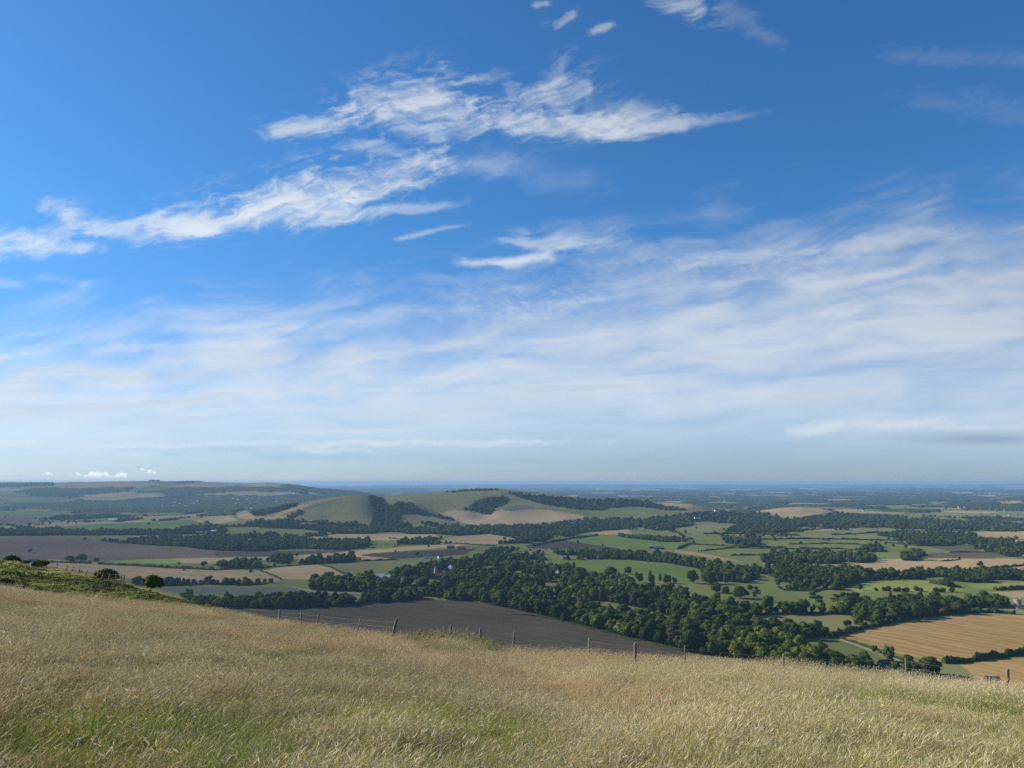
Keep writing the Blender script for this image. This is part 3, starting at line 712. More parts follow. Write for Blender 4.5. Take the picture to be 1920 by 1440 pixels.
# world-space candidate points in fans of growing spacing
cand = []
y = 640.
while y < 4300:
    sp = max(13.0, y * .0054)
    xs = np.arange(-.70 * y, .70 * y, sp); n = len(xs)
    cand.append(np.stack([xs + rng.uniform(-.42, .42, n) * sp, y + rng.uniform(-.42, .42, n) * sp, np.full(n, sp)], 1)); y += sp
cand = np.concatenate(cand)
cz = ground_z(cand[:, 0], cand[:, 1]); cpx, cpy = project(cand[:, 0], cand[:, 1], cz)
used = np.zeros(len(cand), bool); wi = np.full(len(cand), -1)
for i, w in enumerate(WOODS):
    m = in_poly(cpx, cpy, w['poly']) & (cand[:, 1] > w['ymin']) & (cand[:, 1] < w['ymax']) & ~used
    keep = rng.random(len(cand)) < min(1, 1 / w['sp'] ** 1.3)
    used |= m; wi[m & keep] = i
for f in FIELDS:        # clearings cut in woods
    if f['name'] in ('clearing', 'lane', 'track', 'wheat_field'):
        wi[in_poly(cpx, cpy, f['poly']) & (cand[:, 1] > f['ymin']) & (cand[:, 1] < f['ymax'])] = -1
wi[(wi >= 0) & (fbm(cand[:, 0] / 75, cand[:, 1] / 75, 1234, 3) > .635) & (cand[:, 1] < 3200) & (cand[:, 1] > 1180)] = -1
# default mid-distance woods and hedges of the patchwork
rc, rm = hedge_default_cell(cand[:, 0], cand[:, 1], 330., 3)
bigc = fbm(cand[:, 0] / 1500, cand[:, 1] / 2600, 91, 3)
wp = .30 + 1.2 * (bigc - .5)
infield = np.zeros(len(cand), bool)
for f in FIELDS: infield |= in_poly(cpx, cpy, f['poly']) & (cand[:, 1] > f['ymin']) & (cand[:, 1] < f['ymax'])
ccab = np.maximum(hill(col_of(cand[:, 0] / cand[:, 1]), cand[:, 1], CAB1, 3000, 3650, 4500), hill(col_of(cand[:, 0] / cand[:, 1]), cand[:, 1], CAB2, 3150, 4300, 5200))
dm = (~used) & (~infield) & (cand[:, 1] > 2300) & (ccab < 6) & ((rc < wp) | (rm < 9))
wi[dm] = -2
dm4 = (ccab > 8) & (~used) & (~infield) & (rng.random(len(cand)) < .035 * (fbm(cand[:, 0] / 200, cand[:, 1] / 200, 71, 2) > .5)) & (cand[:, 1] < 4400)
wi[dm4] = -4
dm5 = (~used) & (ccab < 6) & (cand[:, 1] > 1500) & (rng.random(len(cand)) < .007) & ((~infield) | (rng.random(len(cand)) < .3)) & (wi == -1)
wi[dm5] = -2
dm2 = (~used) & (~infield) & (cand[:, 1] > 1300) & (cand[:, 1] <= 2300) & (rm < 7) & (rng.random(len(cand)) < .8)
wi[dm2] = -3
for hp_ in [(722, 1086), (712, 1083), (730, 1081), (734, 1088), (776, 1087), (757, 1088), (834, 1079), (845, 1069), (825, 1083), (800, 1048), (826, 1047), (1046, 1076), (845, 1029), (866, 1030), (1222, 1028), (1236, 1030), (1344, 962), (1352, 963), (1308, 973), (1070, 982), (1078, 980), (403, 998), (379, 1000), (212, 977), (1706, 979), (1686, 979), (1880, 979), (1905, 982), (1813, 1280), (1862, 1281), (1658, 1247), (817, 1079), (829, 1079), (1909, 1142)]:
    hx_, hy_, _z = px_ground(*hp_)
    wi[(np.abs(cand[:, 0] - hx_) < 13) & (cand[:, 1] > hy_ - min(75, hy_ * .045)) & (cand[:, 1] < hy_ + 12)] = -1
sel = np.nonzero(wi != -1)[0]
print('tree candidates', len(sel))
n = len(sel)
th = np.array([WOODS[k]['h'] if k >= 0 else (10 if k == -2 else 3.5 if k == -4 else 5) for k in wi[sel]]) * rng.uniform(.75, 1.25, n) * (1.24 - .26 * ss(1350, 1900, cand[sel, 1]))
# clumpy height variation
th *= rng.choice([.72, 1, 1, 1.18], n); th *= .86 + .34 * fbm(cand[sel, 0] / 45, cand[sel, 1] / 45, 200, 2)
tx, ty, tz = cand[sel, 0], cand[sel, 1], cz[sel]
tv = rng.choice(9, n, p=np.array([.16, .16, .14, .14, .13, .06, .10, .08, .03]))
tv = np.where(rng.random(n) < .02, 9, tv)
tt = tint_for(rng, n)
# woods close by read lighter / more olive in places (different species)
cl = fbm(tx / 90, ty / 90, 300, 2)[:, None]
tt = tt * (1 + (cl - .5) * np.array([[.8, .75, .3]]))
wgt = np.array([1.20, 1.14, .95])
sxy = th / 12 * np.where(ty > 1800, np.maximum(1.0, ty * .0054 / 13 * .95), 1.0) * rng.uniform(.95, 1.3, n)
ppx, ppy = cpx[sel], cpy[sel]
_, tpy = project(tx, ty, tz + th)
vis = (ppx > -25) & (ppx < 1945) & (tpy < crest_row(ppx) - 12)
inframe = (ppx > -60) & (ppx < 1980)
# ---- specimen trees: px, py of the foot, height in photo pixels, width factor, shape index, tint, name, label
SPEC = [
 (1145, 1084, 21, 1.25, 2, .8, 'broadleaf_tree', 'dark broad pair of crowns at the left end of the park meadow'),
 (1177, 1077, 15, 1.2, 0, .75, 'broadleaf_tree', 'dark dome shaped tree alone on the bright park meadow'),
 (1198, 1093, 20, .95, 4, .8, 'broadleaf_tree', 'dark rounded tree between the dome shaped tree and the tall one'),
 (1221, 1104, 31, .65, 5, .85, 'broadleaf_tree', 'tallest narrow dark tree of the park group'),
 (1238, 1091, 15, .6, 8, .9, 'broadleaf_tree', 'slim tree just right of the tallest park tree'),
 (1251, 1094, 17, 1.05, 1, 1., 'broadleaf_tree', 'bushy green tree in the middle of the small park row'),
 (1265, 1095, 12, .95, 4, .8, 'broadleaf_tree', 'small round tree at the right end of the small park row'),
 (1300, 1094, 25, 1.0, 6, .75, 'broadleaf_tree', 'large dark spreading tree left of the light park willow'),
 (1319, 1092, 16, .8, 7, 1.5, 'willow_tree', 'pale green tree standing between two large dark park trees'),
 (1331, 1095, 24, 1.1, 3, .75, 'broadleaf_tree', 'large dark tree right of the pale green park tree'),
 (1361, 1095, 15, .9, 0, .85, 'broadleaf_tree', 'small dark tree at the edge of the park belt'),
 (1343, 1111, 20, 1.1, 2, 1., 'broadleaf_tree', 'open crowned tree in the centre of the wide park meadow'),
 (1361, 1114, 14, 1.2, 1, .8, 'broadleaf_tree', 'low dark tree right of the open crowned park tree'),
 (1388, 1123, 24, 1.3, 2, .9, 'broadleaf_tree', 'wide shaggy tree in the centre right of the park meadow'),
 (1407, 1108, 12, 1.1, 0, .9, 'broadleaf_tree', 'small tree behind the wide shaggy park tree'),
 (1419, 1128, 28, .62, 10, .8, 'cedar_tree', 'tiered dark cedar standing in the wide park meadow'),
 (1342, 1137, 25, 1.0, 4, .9, 'broadleaf_tree', 'rounded tree at the lower edge of the park meadow'),
 (1371, 1139, 20, 1.0, 3, .7, 'broadleaf_tree', 'dark tree right of the rounded tree at the meadow edge'),
 (1293, 1137, 18, .8, 5, .95, 'broadleaf_tree', 'upright tree rising from the wood left of the park meadow'),
 (1440, 1150, 33, .9, 1, 1.1, 'broadleaf_tree', 'tall full tree on the south edge of the park meadow'),
 (1530, 1140, 34, .8, 10, .8, 'cedar_tree', 'tall cedar with flat layers above the south park trees'),
 (1571, 1135, 20, 1.2, 10, .95, 'cedar_tree', 'spreading cedar right of the tall flat layered cedar'),
 (1614, 1107, 12, .8, 4, .9, 'broadleaf_tree', 'single tree at the left side of the yellowish meadow'),
 (1670, 1132, 22, .7, 8, 1.2, 'broadleaf_tree', 'pale brown upright tree on the edge of the yellowish meadow'),
 (1688, 1134, 20, .9, 7, 1.2, 'broadleaf_tree', 'pale brown round tree beside the upright one'),
 (1728, 1129, 21, .7, 9, 1.1, 'conifer_tree', 'pointed pale conifer on the south edge of the yellowish meadow'),
 (1777, 1101, 12, 1.8, 2, .7, 'broadleaf_tree', 'spreading dark tree on the right meadow'),
 (1588, 1176, 14, 1.3, 0, .75, 'broadleaf_tree', 'round dark tree at the left end of the golden field hedge'),
 (1609, 1172, 20, 1.2, 1, 1.3, 'broadleaf_tree', 'light green tree beside the round dark hedge tree'),
 (1628, 1168, 13, .6, 5, .75, 'broadleaf_tree', 'small slim dark tree right of the light green hedge tree'),
 (1647, 1166, 23, 1.15, 3, 1.25, 'broadleaf_tree', 'olive tree at the upper edge of the golden field'),
 (1675, 1163, 32, 1.25, 2, .9, 'broadleaf_tree', 'largest dark domed tree above the golden field'),
 (1724, 1157, 30, 1.35, 0, 1., 'broadleaf_tree', 'large round green tree right of the largest domed tree'),
 (1524, 1184, 16, .9, 7, 1.15, 'broadleaf_tree', 'pale olive tree on the hedge of the dull green field'),
 (1546, 1193, 17, 1.3, 6, .75, 'broadleaf_tree', 'leaning dark tree at the lane corner'),
 (1641, 1224, 14, .9, 4, .8, 'broadleaf_tree', 'small dark tree beside the lane below the golden field'),
 (1669, 1243, 30, .95, 1, 1.35, 'willow_tree', 'pale grey green tree beside the lane'),
 (1706, 1246, 20, 1.1, 0, .85, 'broadleaf_tree', 'dark round tree right of the pale grey green one'),
 (1745, 1266, 34, 1.35, 2, 1.0, 'broadleaf_tree', 'big dark green bushy tree behind the rim of the meadow'),
 (1622, 1262, 26, 1.45, 4, 1.0, 'broadleaf_tree', 'round bushy tree at the meadow rim left of the white post'),
 (1565, 1258, 36, 1.4, 3, .95, 'broadleaf_tree', 'broad tree clump at the meadow rim right of the lane field'),
 (1878, 1076, 14, 1.2, 0, .85, 'broadleaf_tree', 'lone round tree standing out on the long belt at the right'),
 (1839, 1063, 11, 1.1, 2, .7, 'broadleaf_tree', 'small dark tree on the broad pinkish field'),
 (833, 1103, 22, 1.1, 3, .8, 'broadleaf_tree', 'dark tree at the left tip of the big wood'),
 (955, 1050, 14, .5, 5, 1.05, 'broadleaf_tree', 'slim pale tree in front of the long tree belt'),
 (988, 1064, 18, .8, 4, .75, 'broadleaf_tree', 'dark pointed tree at the left of the bright meadow'),
 (1010, 1130, 10, .8, 4, .85, 'broadleaf_tree', 'small tree in the grassy clearing of the wood'),
 (785, 1102, 12, .9, 1, 1.1, 'broadleaf_tree', 'small tree near the village edge'),
 (153, 1052, 14, 1.7, 2, .8, 'broadleaf_tree', 'wide tree below the mauve ploughed field at the left'),
 (130, 1053, 11, 1.8, 3, .8, 'broadleaf_tree', 'low broad tree left of the lime green strip'),
 (180, 1054, 9, 1.5, 0, .8, 'broadleaf_tree', 'small tree on the hedge of the lime green strip'),
 (383, 1062, 10, 1.6, 4, .8, 'broadleaf_tree', 'round tree on the hedge above the striped field'),
]
for k, (bx_, by_) in enumerate([(1642, 1109), (1657, 1109), (1667, 1108), (1677, 1110), (1686, 1110), (1695, 1109), (1701, 1110), (1718, 1108), (1727, 1109), (1755, 1110), (1761, 1110), (1769, 1110), (1786, 1110)]):
    SPEC.append((bx_, by_, 5.5 + (k * 37 % 5) * .6, 1.0, 11, .75, 'shrub', 'small round dark shrub in the row across the yellowish meadow'))
for k, (bx_, by_) in enumerate([(1581, 1119), (1591, 1119), (1600, 1119), (1607, 1120)]):
    SPEC.append((bx_, by_, 8 - k % 2, 1.0, 11, .75, 'shrub', 'dark shrub in the small cluster left of the yellowish meadow'))
used_lab = {}
def add_tree(name, x, y, z, h, w, v, tint, label, cat, group, rz, parts=True):
    root = bpy.data.objects.new(name, None); COL.objects.link(root); root.empty_display_size = 1
    root.location = (x, y, z); root.rotation_euler = (0, 0, rz); s = h / 12.
    if SHAPES[v] == 'bush': s = h / 8.5
    root.scale = (s * w, s * w, s)
    tag(root, label, cat, group)
    c = bpy.data.objects.new('crown' if SHAPES[v] != 'bush' else 'foliage', CROWN_ME[v]); COL.objects.link(c); c.parent = root; c.color = (*tint, 1)
    tk = bpy.data.objects.new('trunk', TRUNK_ME[v]); COL.objects.link(tk); tk.parent = root
    return root
SPX = []
for (px, py, hp, w, v, br, name, label) in SPEC:
    x, y, z = px_ground(px, py)
    h = hp / FPX * y * 1.02
    hue = np.array([1, 1, 1.]) * br
    if br >= 1.1: hue = hue * np.array([1.1, 1.05, .85])
    if name == 'willow_tree': hue = hue * np.array([1.1, 1.15, 1.2])
    grp = None
    if name == 'shrub': grp = 'shrubs dotted across the yellowish meadow' if 'row' in label else 'shrub cluster left of the yellowish meadow'
    elif 'park' in label: grp = 'single trees of the park'
    add_tree(name, x, y, z - .1, h, w, v, hue, label, 'shrub' if name == 'shrub' else 'tree', grp, rng.uniform(0, 6.28))
    SPX.append((x, y, h * .35 * w))
SPX = np.array(SPX)
# drop mass trees standing inside a specimen
dd = np.min(np.hypot(tx[:, None] - SPX[None, :, 0], ty[:, None] - SPX[None, :, 1]) - SPX[None, :, 2], axis=1)
ok = (dd > 0) & inframe & (tpy < 1330)
# individuals: the ones that show largest
size = np.where(ok & vis, th / ty, 0)
NIND = 228
order = np.argsort(-size)[:NIND]
desc = {'round': 'round crowned', 'broad': 'broad crowned', 'tall': 'tall narrow', 'cone': 'pointed', 'cedar': 'layered'}
for i in order:
    tnt = tt[i] * wgt
    lum = tnt[1]
    shade = 'dark green' if lum < 1.0 else ('mid green' if lum < 1.28 else 'light olive')
    where = WOODS[wi[sel[i]]]['where'] if wi[sel[i]] >= 0 else 'on the valley hedges'
    v = int(tv[i])
    add_tree('woodland_tree', tx[i], ty[i], tz[i] - .2, th[i], sxy[i] * 12 / th[i], v, tnt,
             f"{shade} {desc[SHAPES[v]]} tree {where}", 'tree', 'trees ' + where, rng.uniform(0, 6.28))
rest = ok.copy(); rest[order] = False
rest = np.nonzero(rest)[0]
nR = len(rest); print('individual trees', NIND + len(SPEC), 'mass', nR)
woods = scatter('woods', VAR, np.stack([tx[rest], ty[rest], tz[rest] - .2], 1), np.stack([np.zeros(nR), np.zeros(nR), rng.uniform(0, 6.28, nR)], 1),
        np.stack([sxy[rest], sxy[rest], th[rest] / 12], 1), tv[rest], tt[rest] * wgt, [M_FOL_I, M_BARK])
tag(woods, 'dark green woods and tree belts filling the valley', 'woods', None, 'stuff')
print('trees', time.time() - T0)

# ------------------------------------------------------------------ hedges
M_HEDGE = mat_foliage('hedge_leaves', False)
def hedge(pts, label, h=2.6, w=2.2, tint=.8, group=None, lump=.5, name='hedge'):
    P0 = [px_ground(*p) for p in pts]
    r = np.random.default_rng(len(label) * 7 + int(pts[0][0]))
    path = []
    for a, b in zip(P0[:-1], P0[1:]):
        L = math.hypot(b[0] - a[0], b[1] - a[1]); st = max(2.2, a[1] * .0016); n_ = max(2, int(L / st))
        for k in range(n_): u = k / n_; path.append((a[0] + (b[0] - a[0]) * u, a[1] + (b[1] - a[1]) * u))
    path.append(P0[-1][:2]); path = np.array(path[:900])
    path += (np.stack([fbm(path[:, 0] / 20, path[:, 1] / 20, 5, 2), fbm(path[:, 1] / 20, path[:, 0] / 20, 8, 2)], 1) - .5) * 3
    z = ground_z(path[:, 0], path[:, 1]); m = len(path)
    tg = np.gradient(path, axis=0); tg /= np.linalg.norm(tg, axis=1)[:, None] + 1e-9; nr = np.stack([-tg[:, 1], tg[:, 0]], 1)
    prof = np.array([(-.55, -.05), (-.6, .35), (-.48, .75), (-.2, .98), (.2, .98), (.48, .75), (.6, .35), (.55, -.05)])
    hv = h * (1 - lump + 2 * lump * vn(np.arange(m) / 3.1, np.zeros(m), 3 + m)) ; wv = w * (.75 + .5 * vn(np.arange(m) / 2.3, np.ones(m), m))
    V = np.zeros((m, 8, 3))
    for j, (a, b) in enumerate(prof):
        jt = 1 + .35 * (r.random(m) - .5)
        V[:, j, 0] = path[:, 0] + nr[:, 0] * a * wv * jt; V[:, j, 1] = path[:, 1] + nr[:, 1] * a * wv * jt; V[:, j, 2] = z + b * hv * (jt if b > 0 else 1)
    V = V.reshape(-1, 3); i0 = np.arange(m - 1)[:, None] * 8
    Qh = np.concatenate([np.stack([i0[:, 0] + j, i0[:, 0] + j + 1, i0[:, 0] + 8 + j + 1, i0[:, 0] + 8 + j], 1) for j in range(7)])
    mb = MB(); mb.add(V, quads=Qh)
    mb.add(V[:8], quads=[(0, 1, 6, 7), (1, 2, 5, 6), (2, 3, 4, 5)]); mb.add(V[-8:], quads=[(7, 6, 1, 0), (6, 5, 2, 1), (5, 4, 3, 2)])
    k = r.integers(0, len(V), min(m * 14, 6000)); C0 = V[k] + r.normal(size=(len(k), 3)) * .25 * h / 2.6; C0[:, 2] = np.maximum(C0[:, 2], np.repeat(z, 8)[k])
    lv, lf = leaf_quads(r, C0, r.normal(size=(len(k), 3)), .42 * max(1, P0[0][1] / 1500)); mb.add(lv, quads=lf)
    c0 = np.array([path[:, 0].mean(), path[:, 1].mean(), z.min()])
    V, Fh = mb.arrays(); o = link(name, mesh_np(name, V - c0, Fh, [M_HEDGE])); o.location = c0
    o.color = (tint, tint, tint, 1)
    tag(o, label, 'hedge', group)
    return o
HG = 'hedges between the fields'
for pts, lab, h, w in [
    ([(1560, 1197), (1600, 1184), (1650, 1174), (1700, 1165)], 'thick dark hedge along the upper left edge of the golden field', 5.5, 5),
    ([(1548, 1189), (1600, 1206), (1660, 1228), (1700, 1242)], 'low hedge along the lane beside the golden field', 2, 1.6),
    ([(1770, 1244), (1800, 1244), (1850, 1238), (1900, 1230), (1960, 1222)], 'bushy hedge between the two golden fields', 5.5, 5),
    ([(1420, 1178), (1480, 1183), (1545, 1187)], 'dark hedge below the dull green field', 5, 4),
    ([(1440, 1200), (1480, 1206), (1530, 1196)], 'hedge above the lane corner', 3.5, 3),
    ([(1790, 1151), (1830, 1149), (1880, 1150), (1905, 1153)], 'dense clipped hedge above the golden field', 5, 9),
    ([(1865, 1107), (1905, 1106), (1960, 1105)], 'dark clipped hedge at the right edge of the park', 5, 5),
    ([(1745, 1094), (1770, 1098), (1800, 1102)], 'dark hedge crossing the right meadow', 6, 6),
    ([(485, 1069), (505, 1077), (527, 1086)], 'thin hedge dividing the two stubble fields', 2, 3),
    ([(185, 1058), (250, 1061), (330, 1066), (400, 1069)], 'long low hedge above the striped field', 4.5, 5),
    ([(400, 1070), (480, 1066), (600, 1058)], 'hedge line right of the striped field', 2.5, 3),
    ([(400, 1061), (440, 1054), (490, 1050)], 'dark hedge line below the long tan field', 3, 4),
    ([(668, 1053), (700, 1052), (745, 1050)], 'thin dark hedge under the long tan field', 3, 3),
    ([(590, 1057), (620, 1064), (645, 1076)], 'hedge right of the plain stubble field', 2, 3),
    ([(1270, 1030), (1286, 1023), (1296, 1019)], 'dark hedge at the right end of the deep green crop field', 4, 4),
    ([(1290, 1021), (1340, 1023), (1400, 1026), (1470, 1027)], 'dark hedge crossing the wide pastures', 3.5, 4),
    ([(1320, 1033), (1370, 1028), (1450, 1029), (1550, 1031)], 'second hedge crossing the wide pastures', 3, 4),
    ([(1370, 1042), (1440, 1041), (1520, 1041)], 'dark hedge in front of the dark wood', 3.5, 4),
    ([(1426, 1012), (1500, 1011), (1600, 1012), (1700, 1014)], 'long hedge behind the wide pastures', 4, 5),
    ([(1480, 1021), (1560, 1020), (1640, 1022)], 'short hedge in the middle of the right pastures', 3, 4),
    ([(1500, 1028), (1580, 1030), (1640, 1037)], 'hedge running towards the dark wood copse', 3, 4),
    ([(1720, 1051), (1770, 1053), (1800, 1050)], 'hedge shadowing the broad pinkish field', 2.5, 3),
    ([(1860, 1067), (1890, 1063), (1960, 1058)], 'dark hedge at the right edge of the pinkish field', 4, 5),
    ([(1780, 1036), (1850, 1036), (1920, 1046)], 'hedge beside the grey ploughed field', 2.5, 3),
    ([(1160, 1003), (1230, 1009), (1300, 1012)], 'hedge line right of the domed tan field', 6, 6),
    ([(1320, 1002), (1400, 1001), (1500, 1005)], 'hedge line below the ridge woods', 6, 6),
    ([(1000, 1024), (1060, 1012), (1120, 1004)], 'hedge along the top of the deep green crop field', 5, 5),
    ([(730, 1010), (800, 1016), (860, 1020), (930, 1024)], 'hedge below the centre tan field', 3, 4),
    ([(0, 1052), (50, 1053), (100, 1055), (170, 1057)], 'low hedge at the foot of the mauve ploughed field', 4, 6),
    ([(960, 1152), (1010, 1157), (1060, 1168), (1130, 1186), (1200, 1203), (1280, 1223)], 'fringe of low bushes along the dark ploughed field', 1.6, 2),
    ([(1660, 1018), (1720, 1024), (1790, 1024)], 'dark hedge below the wood on the right plain', 4, 5),
    ([(1560, 1003), (1640, 999), (1760, 996)], 'hedge line across the pale right strips', 4, 5),
]: hedge(pts, lab, h, w, group=HG)
print('hedges', time.time() - T0)

# ------------------------------------------------------------------ buildings
M_WHITE = mat_plain('render_white', (.74, .72, .66), .7, .08, .3)
M_FLINT = mat_plain('flint_wall', (.36, .33, .28), .9, .25, 1.2)
M_BRICK = mat_plain('brick_wall', (.20, .125, .09), .9, .2, .8)
M_TILE = mat_plain('clay_tile', (.20, .095, .065), .9, .25, .8)
M_SLATE = mat_plain('slate_roof', (.14, .135, .13), .9, .2, .8)
M_METAL = mat_plain('pale_metal_roof', (.46, .46, .45), .75, .06, .3, .5)
M_DARK = mat_plain('dark_timber', (.055, .048, .04), .8, .2, 1)
M_GLASS = mat_plain('window_glass', (.03, .035, .045), .2, .1, 1, .6)
def house(px, py, w, dpt, hw, hr, rz, mw, mr, name, label, group=None, chimney=True, windows=True, ymin=None, cat='house', loc=None):
    x, y, z = loc if loc else px_ground(px, py)
    root = bpy.data.objects.new(name, None); COL.objects.link(root); root.location = (x, y, z - .2); root.rotation_euler = (0, 0, math.radians(rz))
    tag(root, label, cat, group)
    a, b = w / 2, dpt / 2
    mb = MB()
    mb.add([(-a, -b, -1), (a, -b, -1), (a, b, -1), (-a, b, -1), (-a, -b, hw), (a, -b, hw), (a, b, hw), (-a, b, hw), (-a, 0, hw + hr * .96), (a, 0, hw + hr * .96)],
           tris=[(4, 8, 7), (5, 6, 9)], quads=[(0, 1, 5, 4), (1, 2, 6, 5), (2, 3, 7, 6), (3, 0, 4, 7)])
    link('wall', mb.mesh('wall', mw), root)
    mb = MB(); e = .45; t_ = .22; hb = hw - hr * e / b
    mb.add([(-a - e, -b - e, hb), (a + e, -b - e, hb), (a + e, 0, hw + hr), (-a - e, 0, hw + hr), (a + e, b + e, hb), (-a - e, b + e, hb),
            (-a - e, -b - e, hb + t_), (a + e, -b - e, hb + t_), (a + e, 0, hw + hr + t_), (-a - e, 0, hw + hr + t_), (a + e, b + e, hb + t_), (-a - e, b + e, hb + t_)],
           quads=[(0, 3, 2, 1), (3, 5, 4, 2), (6, 7, 8, 9), (9, 8, 10, 11), (0, 1, 7, 6), (5, 11, 10, 4), (1, 2, 8, 7), (2, 4, 10, 8), (0, 6, 9, 3), (3, 9, 11, 5)])
    rf = link('roof', mb.mesh('roof', mr), root)
    if chimney:
        mb = MB(); mb.box(a * .55, a * .55 + .9, -.45, .45, hw + hr * .4, hw + hr + 1.3); mb.box(a * .55 - .08, a * .55 + .98, -.53, .53, hw + hr + 1.303, hw + hr + 1.45)
        link('chimney', mb.mesh('chimney', M_BRICK), rf)
    if windows:
        mb = MB(); n_ = max(2, int(w / 3.2))
        for fl in range(1 if hw < 4 else 2):
            for k in range(n_):
                xx = -a + (k + .5) * w / n_
                if fl == 0 and k == n_ // 2: continue
                win = MB(); win.box(xx - .55, xx + .55, -b - .06, -b + .03, .9 + fl * 2.6, 2.1 + fl * 2.6); link('window', win.mesh('window', M_GLASS), root)
        dr = MB(); xx = -a + (n_ // 2 + .5) * w / n_; dr.box(xx - .5, xx + .5, -b - .05, -b + .03, -.2, 2.05); link('door', dr.mesh('door', M_DARK), root)
    return root
house(722, 1086, 22, 10, 4, 3.5, 8, M_METAL, M_METAL, 'barn', 'long pale roofed barn at the left end of the village', 'village buildings', False, False, cat='barn')
house(712, 1083, 16, 9, 4, 3, 12, M_BRICK, M_METAL, 'barn', 'shorter pale roofed barn behind the long one', 'village buildings', False, False, cat='barn')
house(730, 1081, 9, 7, 6, 4, 70, M_WHITE, M_SLATE, 'house', 'white gabled house beside the village barns', 'village buildings')
house(734, 1088, 8, 6, 4.5, 3.5, 75, M_WHITE, M_SLATE, 'house', 'small white gabled cottage in front of the village barns', 'village buildings')
house(776, 1087, 13, 8, 4, 4, 10, M_BRICK, M_TILE, 'house', 'red roofed cottage among the village trees', 'village buildings')
house(757, 1088, 9, 7, 4, 3.5, 65, M_WHITE, M_TILE, 'house', 'cream cottage between barns and red roof', 'village buildings')
house(834, 1079, 11, 8, 6.5, 4.5, 70, M_WHITE, M_TILE, 'house', 'tall white gabled house right of the church', 'village buildings')
house(845, 1069, 7, 7, 9, 4, 60, M_WHITE, M_SLATE, 'house', 'narrow white house behind the church', 'village buildings')
house(825, 1083, 18, 9, 4.5, 4.5, 5, M_BRICK, M_TILE, 'house', 'long red tiled house in front of the church', 'village buildings')
house(800, 1048, 14, 8, 4.5, 4, 0, M_WHITE, M_SLATE, 'house', 'pale house above the village woods', 'village buildings')
house(826, 1047, 12, 8, 4.5, 4, 20, M_WHITE, M_SLATE, 'house', 'second pale house above the village woods', 'village buildings')
house(1046, 1076, 8, 6, 6, 3.5, 60, M_WHITE, M_SLATE, 'house', 'white gabled lodge among the park trees', 'village buildings')
house(845, 1029, 20, 8, 5, 4, 5, M_DARK, M_SLATE, 'barn', 'dark barn on the left of the isolated farm', 'isolated farm', False, False, cat='barn')
house(866, 1030, 22, 9, 5, 4, 0, M_BRICK, M_TILE, 'barn', 'red brown barn on the right of the isolated farm', 'isolated farm', False, False, cat='barn')
house(1222, 1028, 16, 10, 5, 4, 10, M_DARK, M_METAL, 'barn', 'barn with bright roof below the deep green crop field', 'crop field farm', False, False, cat='barn')
house(1236, 1030, 26, 9, 4, 3.5, 0, M_DARK, M_SLATE, 'barn', 'long dark barn below the deep green crop field', 'crop field farm', False, False, cat='barn')
house(1344, 962, 26, 12, 14, 5, 20, M_WHITE, M_SLATE, 'house', 'tall white building in the ridge woods', 'mansion buildings')
house(1352, 963, 26, 10, 7, 4, 5, M_WHITE, M_SLATE, 'house', 'low white wing beside the tall white building', 'mansion buildings')
house(1308, 973, 30, 10, 6, 5, 10, M_WHITE, M_SLATE, 'barn', 'pale barn below the ridge woods', 'ridge farm', False, False, cat='barn')
house(1070, 982, 22, 10, 8, 5, 25, M_WHITE, M_SLATE, 'house', 'white house under the pinkish tan hill field', 'hamlet under the hill')
house(1078, 980, 16, 9, 6, 4, 80, M_WHITE, M_SLATE, 'house', 'smaller white house right of the one under the hill field', 'hamlet under the hill')
house(403, 998, 28, 12, 5, 3, 0, M_METAL, M_METAL, 'barn', 'long white roofed barn on the left plain', 'plain barns', False, False, cat='barn')
house(379, 1000, 40, 12, 4, 3, 0, M_DARK, M_SLATE, 'barn', 'low grey barn left of the white roofed barn', 'plain barns', False, False, cat='barn')
house(212, 977, 40, 14, 7, 4, 0, M_METAL, M_METAL, 'barn', 'white barn alone on the far left plain', 'plain barns', False, False, cat='barn')
house(1706, 979, 22, 12, 7, 4, 10, M_WHITE, M_TILE, 'house', 'white house on the right plain', 'right plain hamlet')
house(1686, 979, 26, 10, 5, 4, 0, M_BRICK, M_TILE, 'house', 'brown roofed house left of the white one on the right plain', 'right plain hamlet')
house(1880, 979, 60, 14, 7, 4, 0, M_WHITE, M_TILE, 'barn', 'long pale barn at the right edge of the plain', 'right edge barns', False, False, cat='barn')
house(1905, 982, 60, 12, 6, 4, 3, M_WHITE, M_METAL, 'barn', 'second long pale barn at the right edge of the plain', 'right edge barns', False, False, cat='barn')
# farm below the meadow at the right
house(1813, 1284, 12, 7, 2.6, 3, 15, M_DARK, M_DARK, 'barn', 'low dark roofed barn peeping over the meadow rim', 'farm below the rim', False, False, cat='barn')
house(1862, 1284, 11, 7, 3, 3.2, -12, M_DARK, M_DARK, 'barn', 'dark roofed farm building by the right fence post', 'farm below the rim', False, False, cat='barn')
house(1658, 1249, 10, 7, 3.0, 3.2, 15, M_FLINT, M_DARK, 'house', 'small grey cottage under the pale grey green tree', 'farm below the rim', True, False)
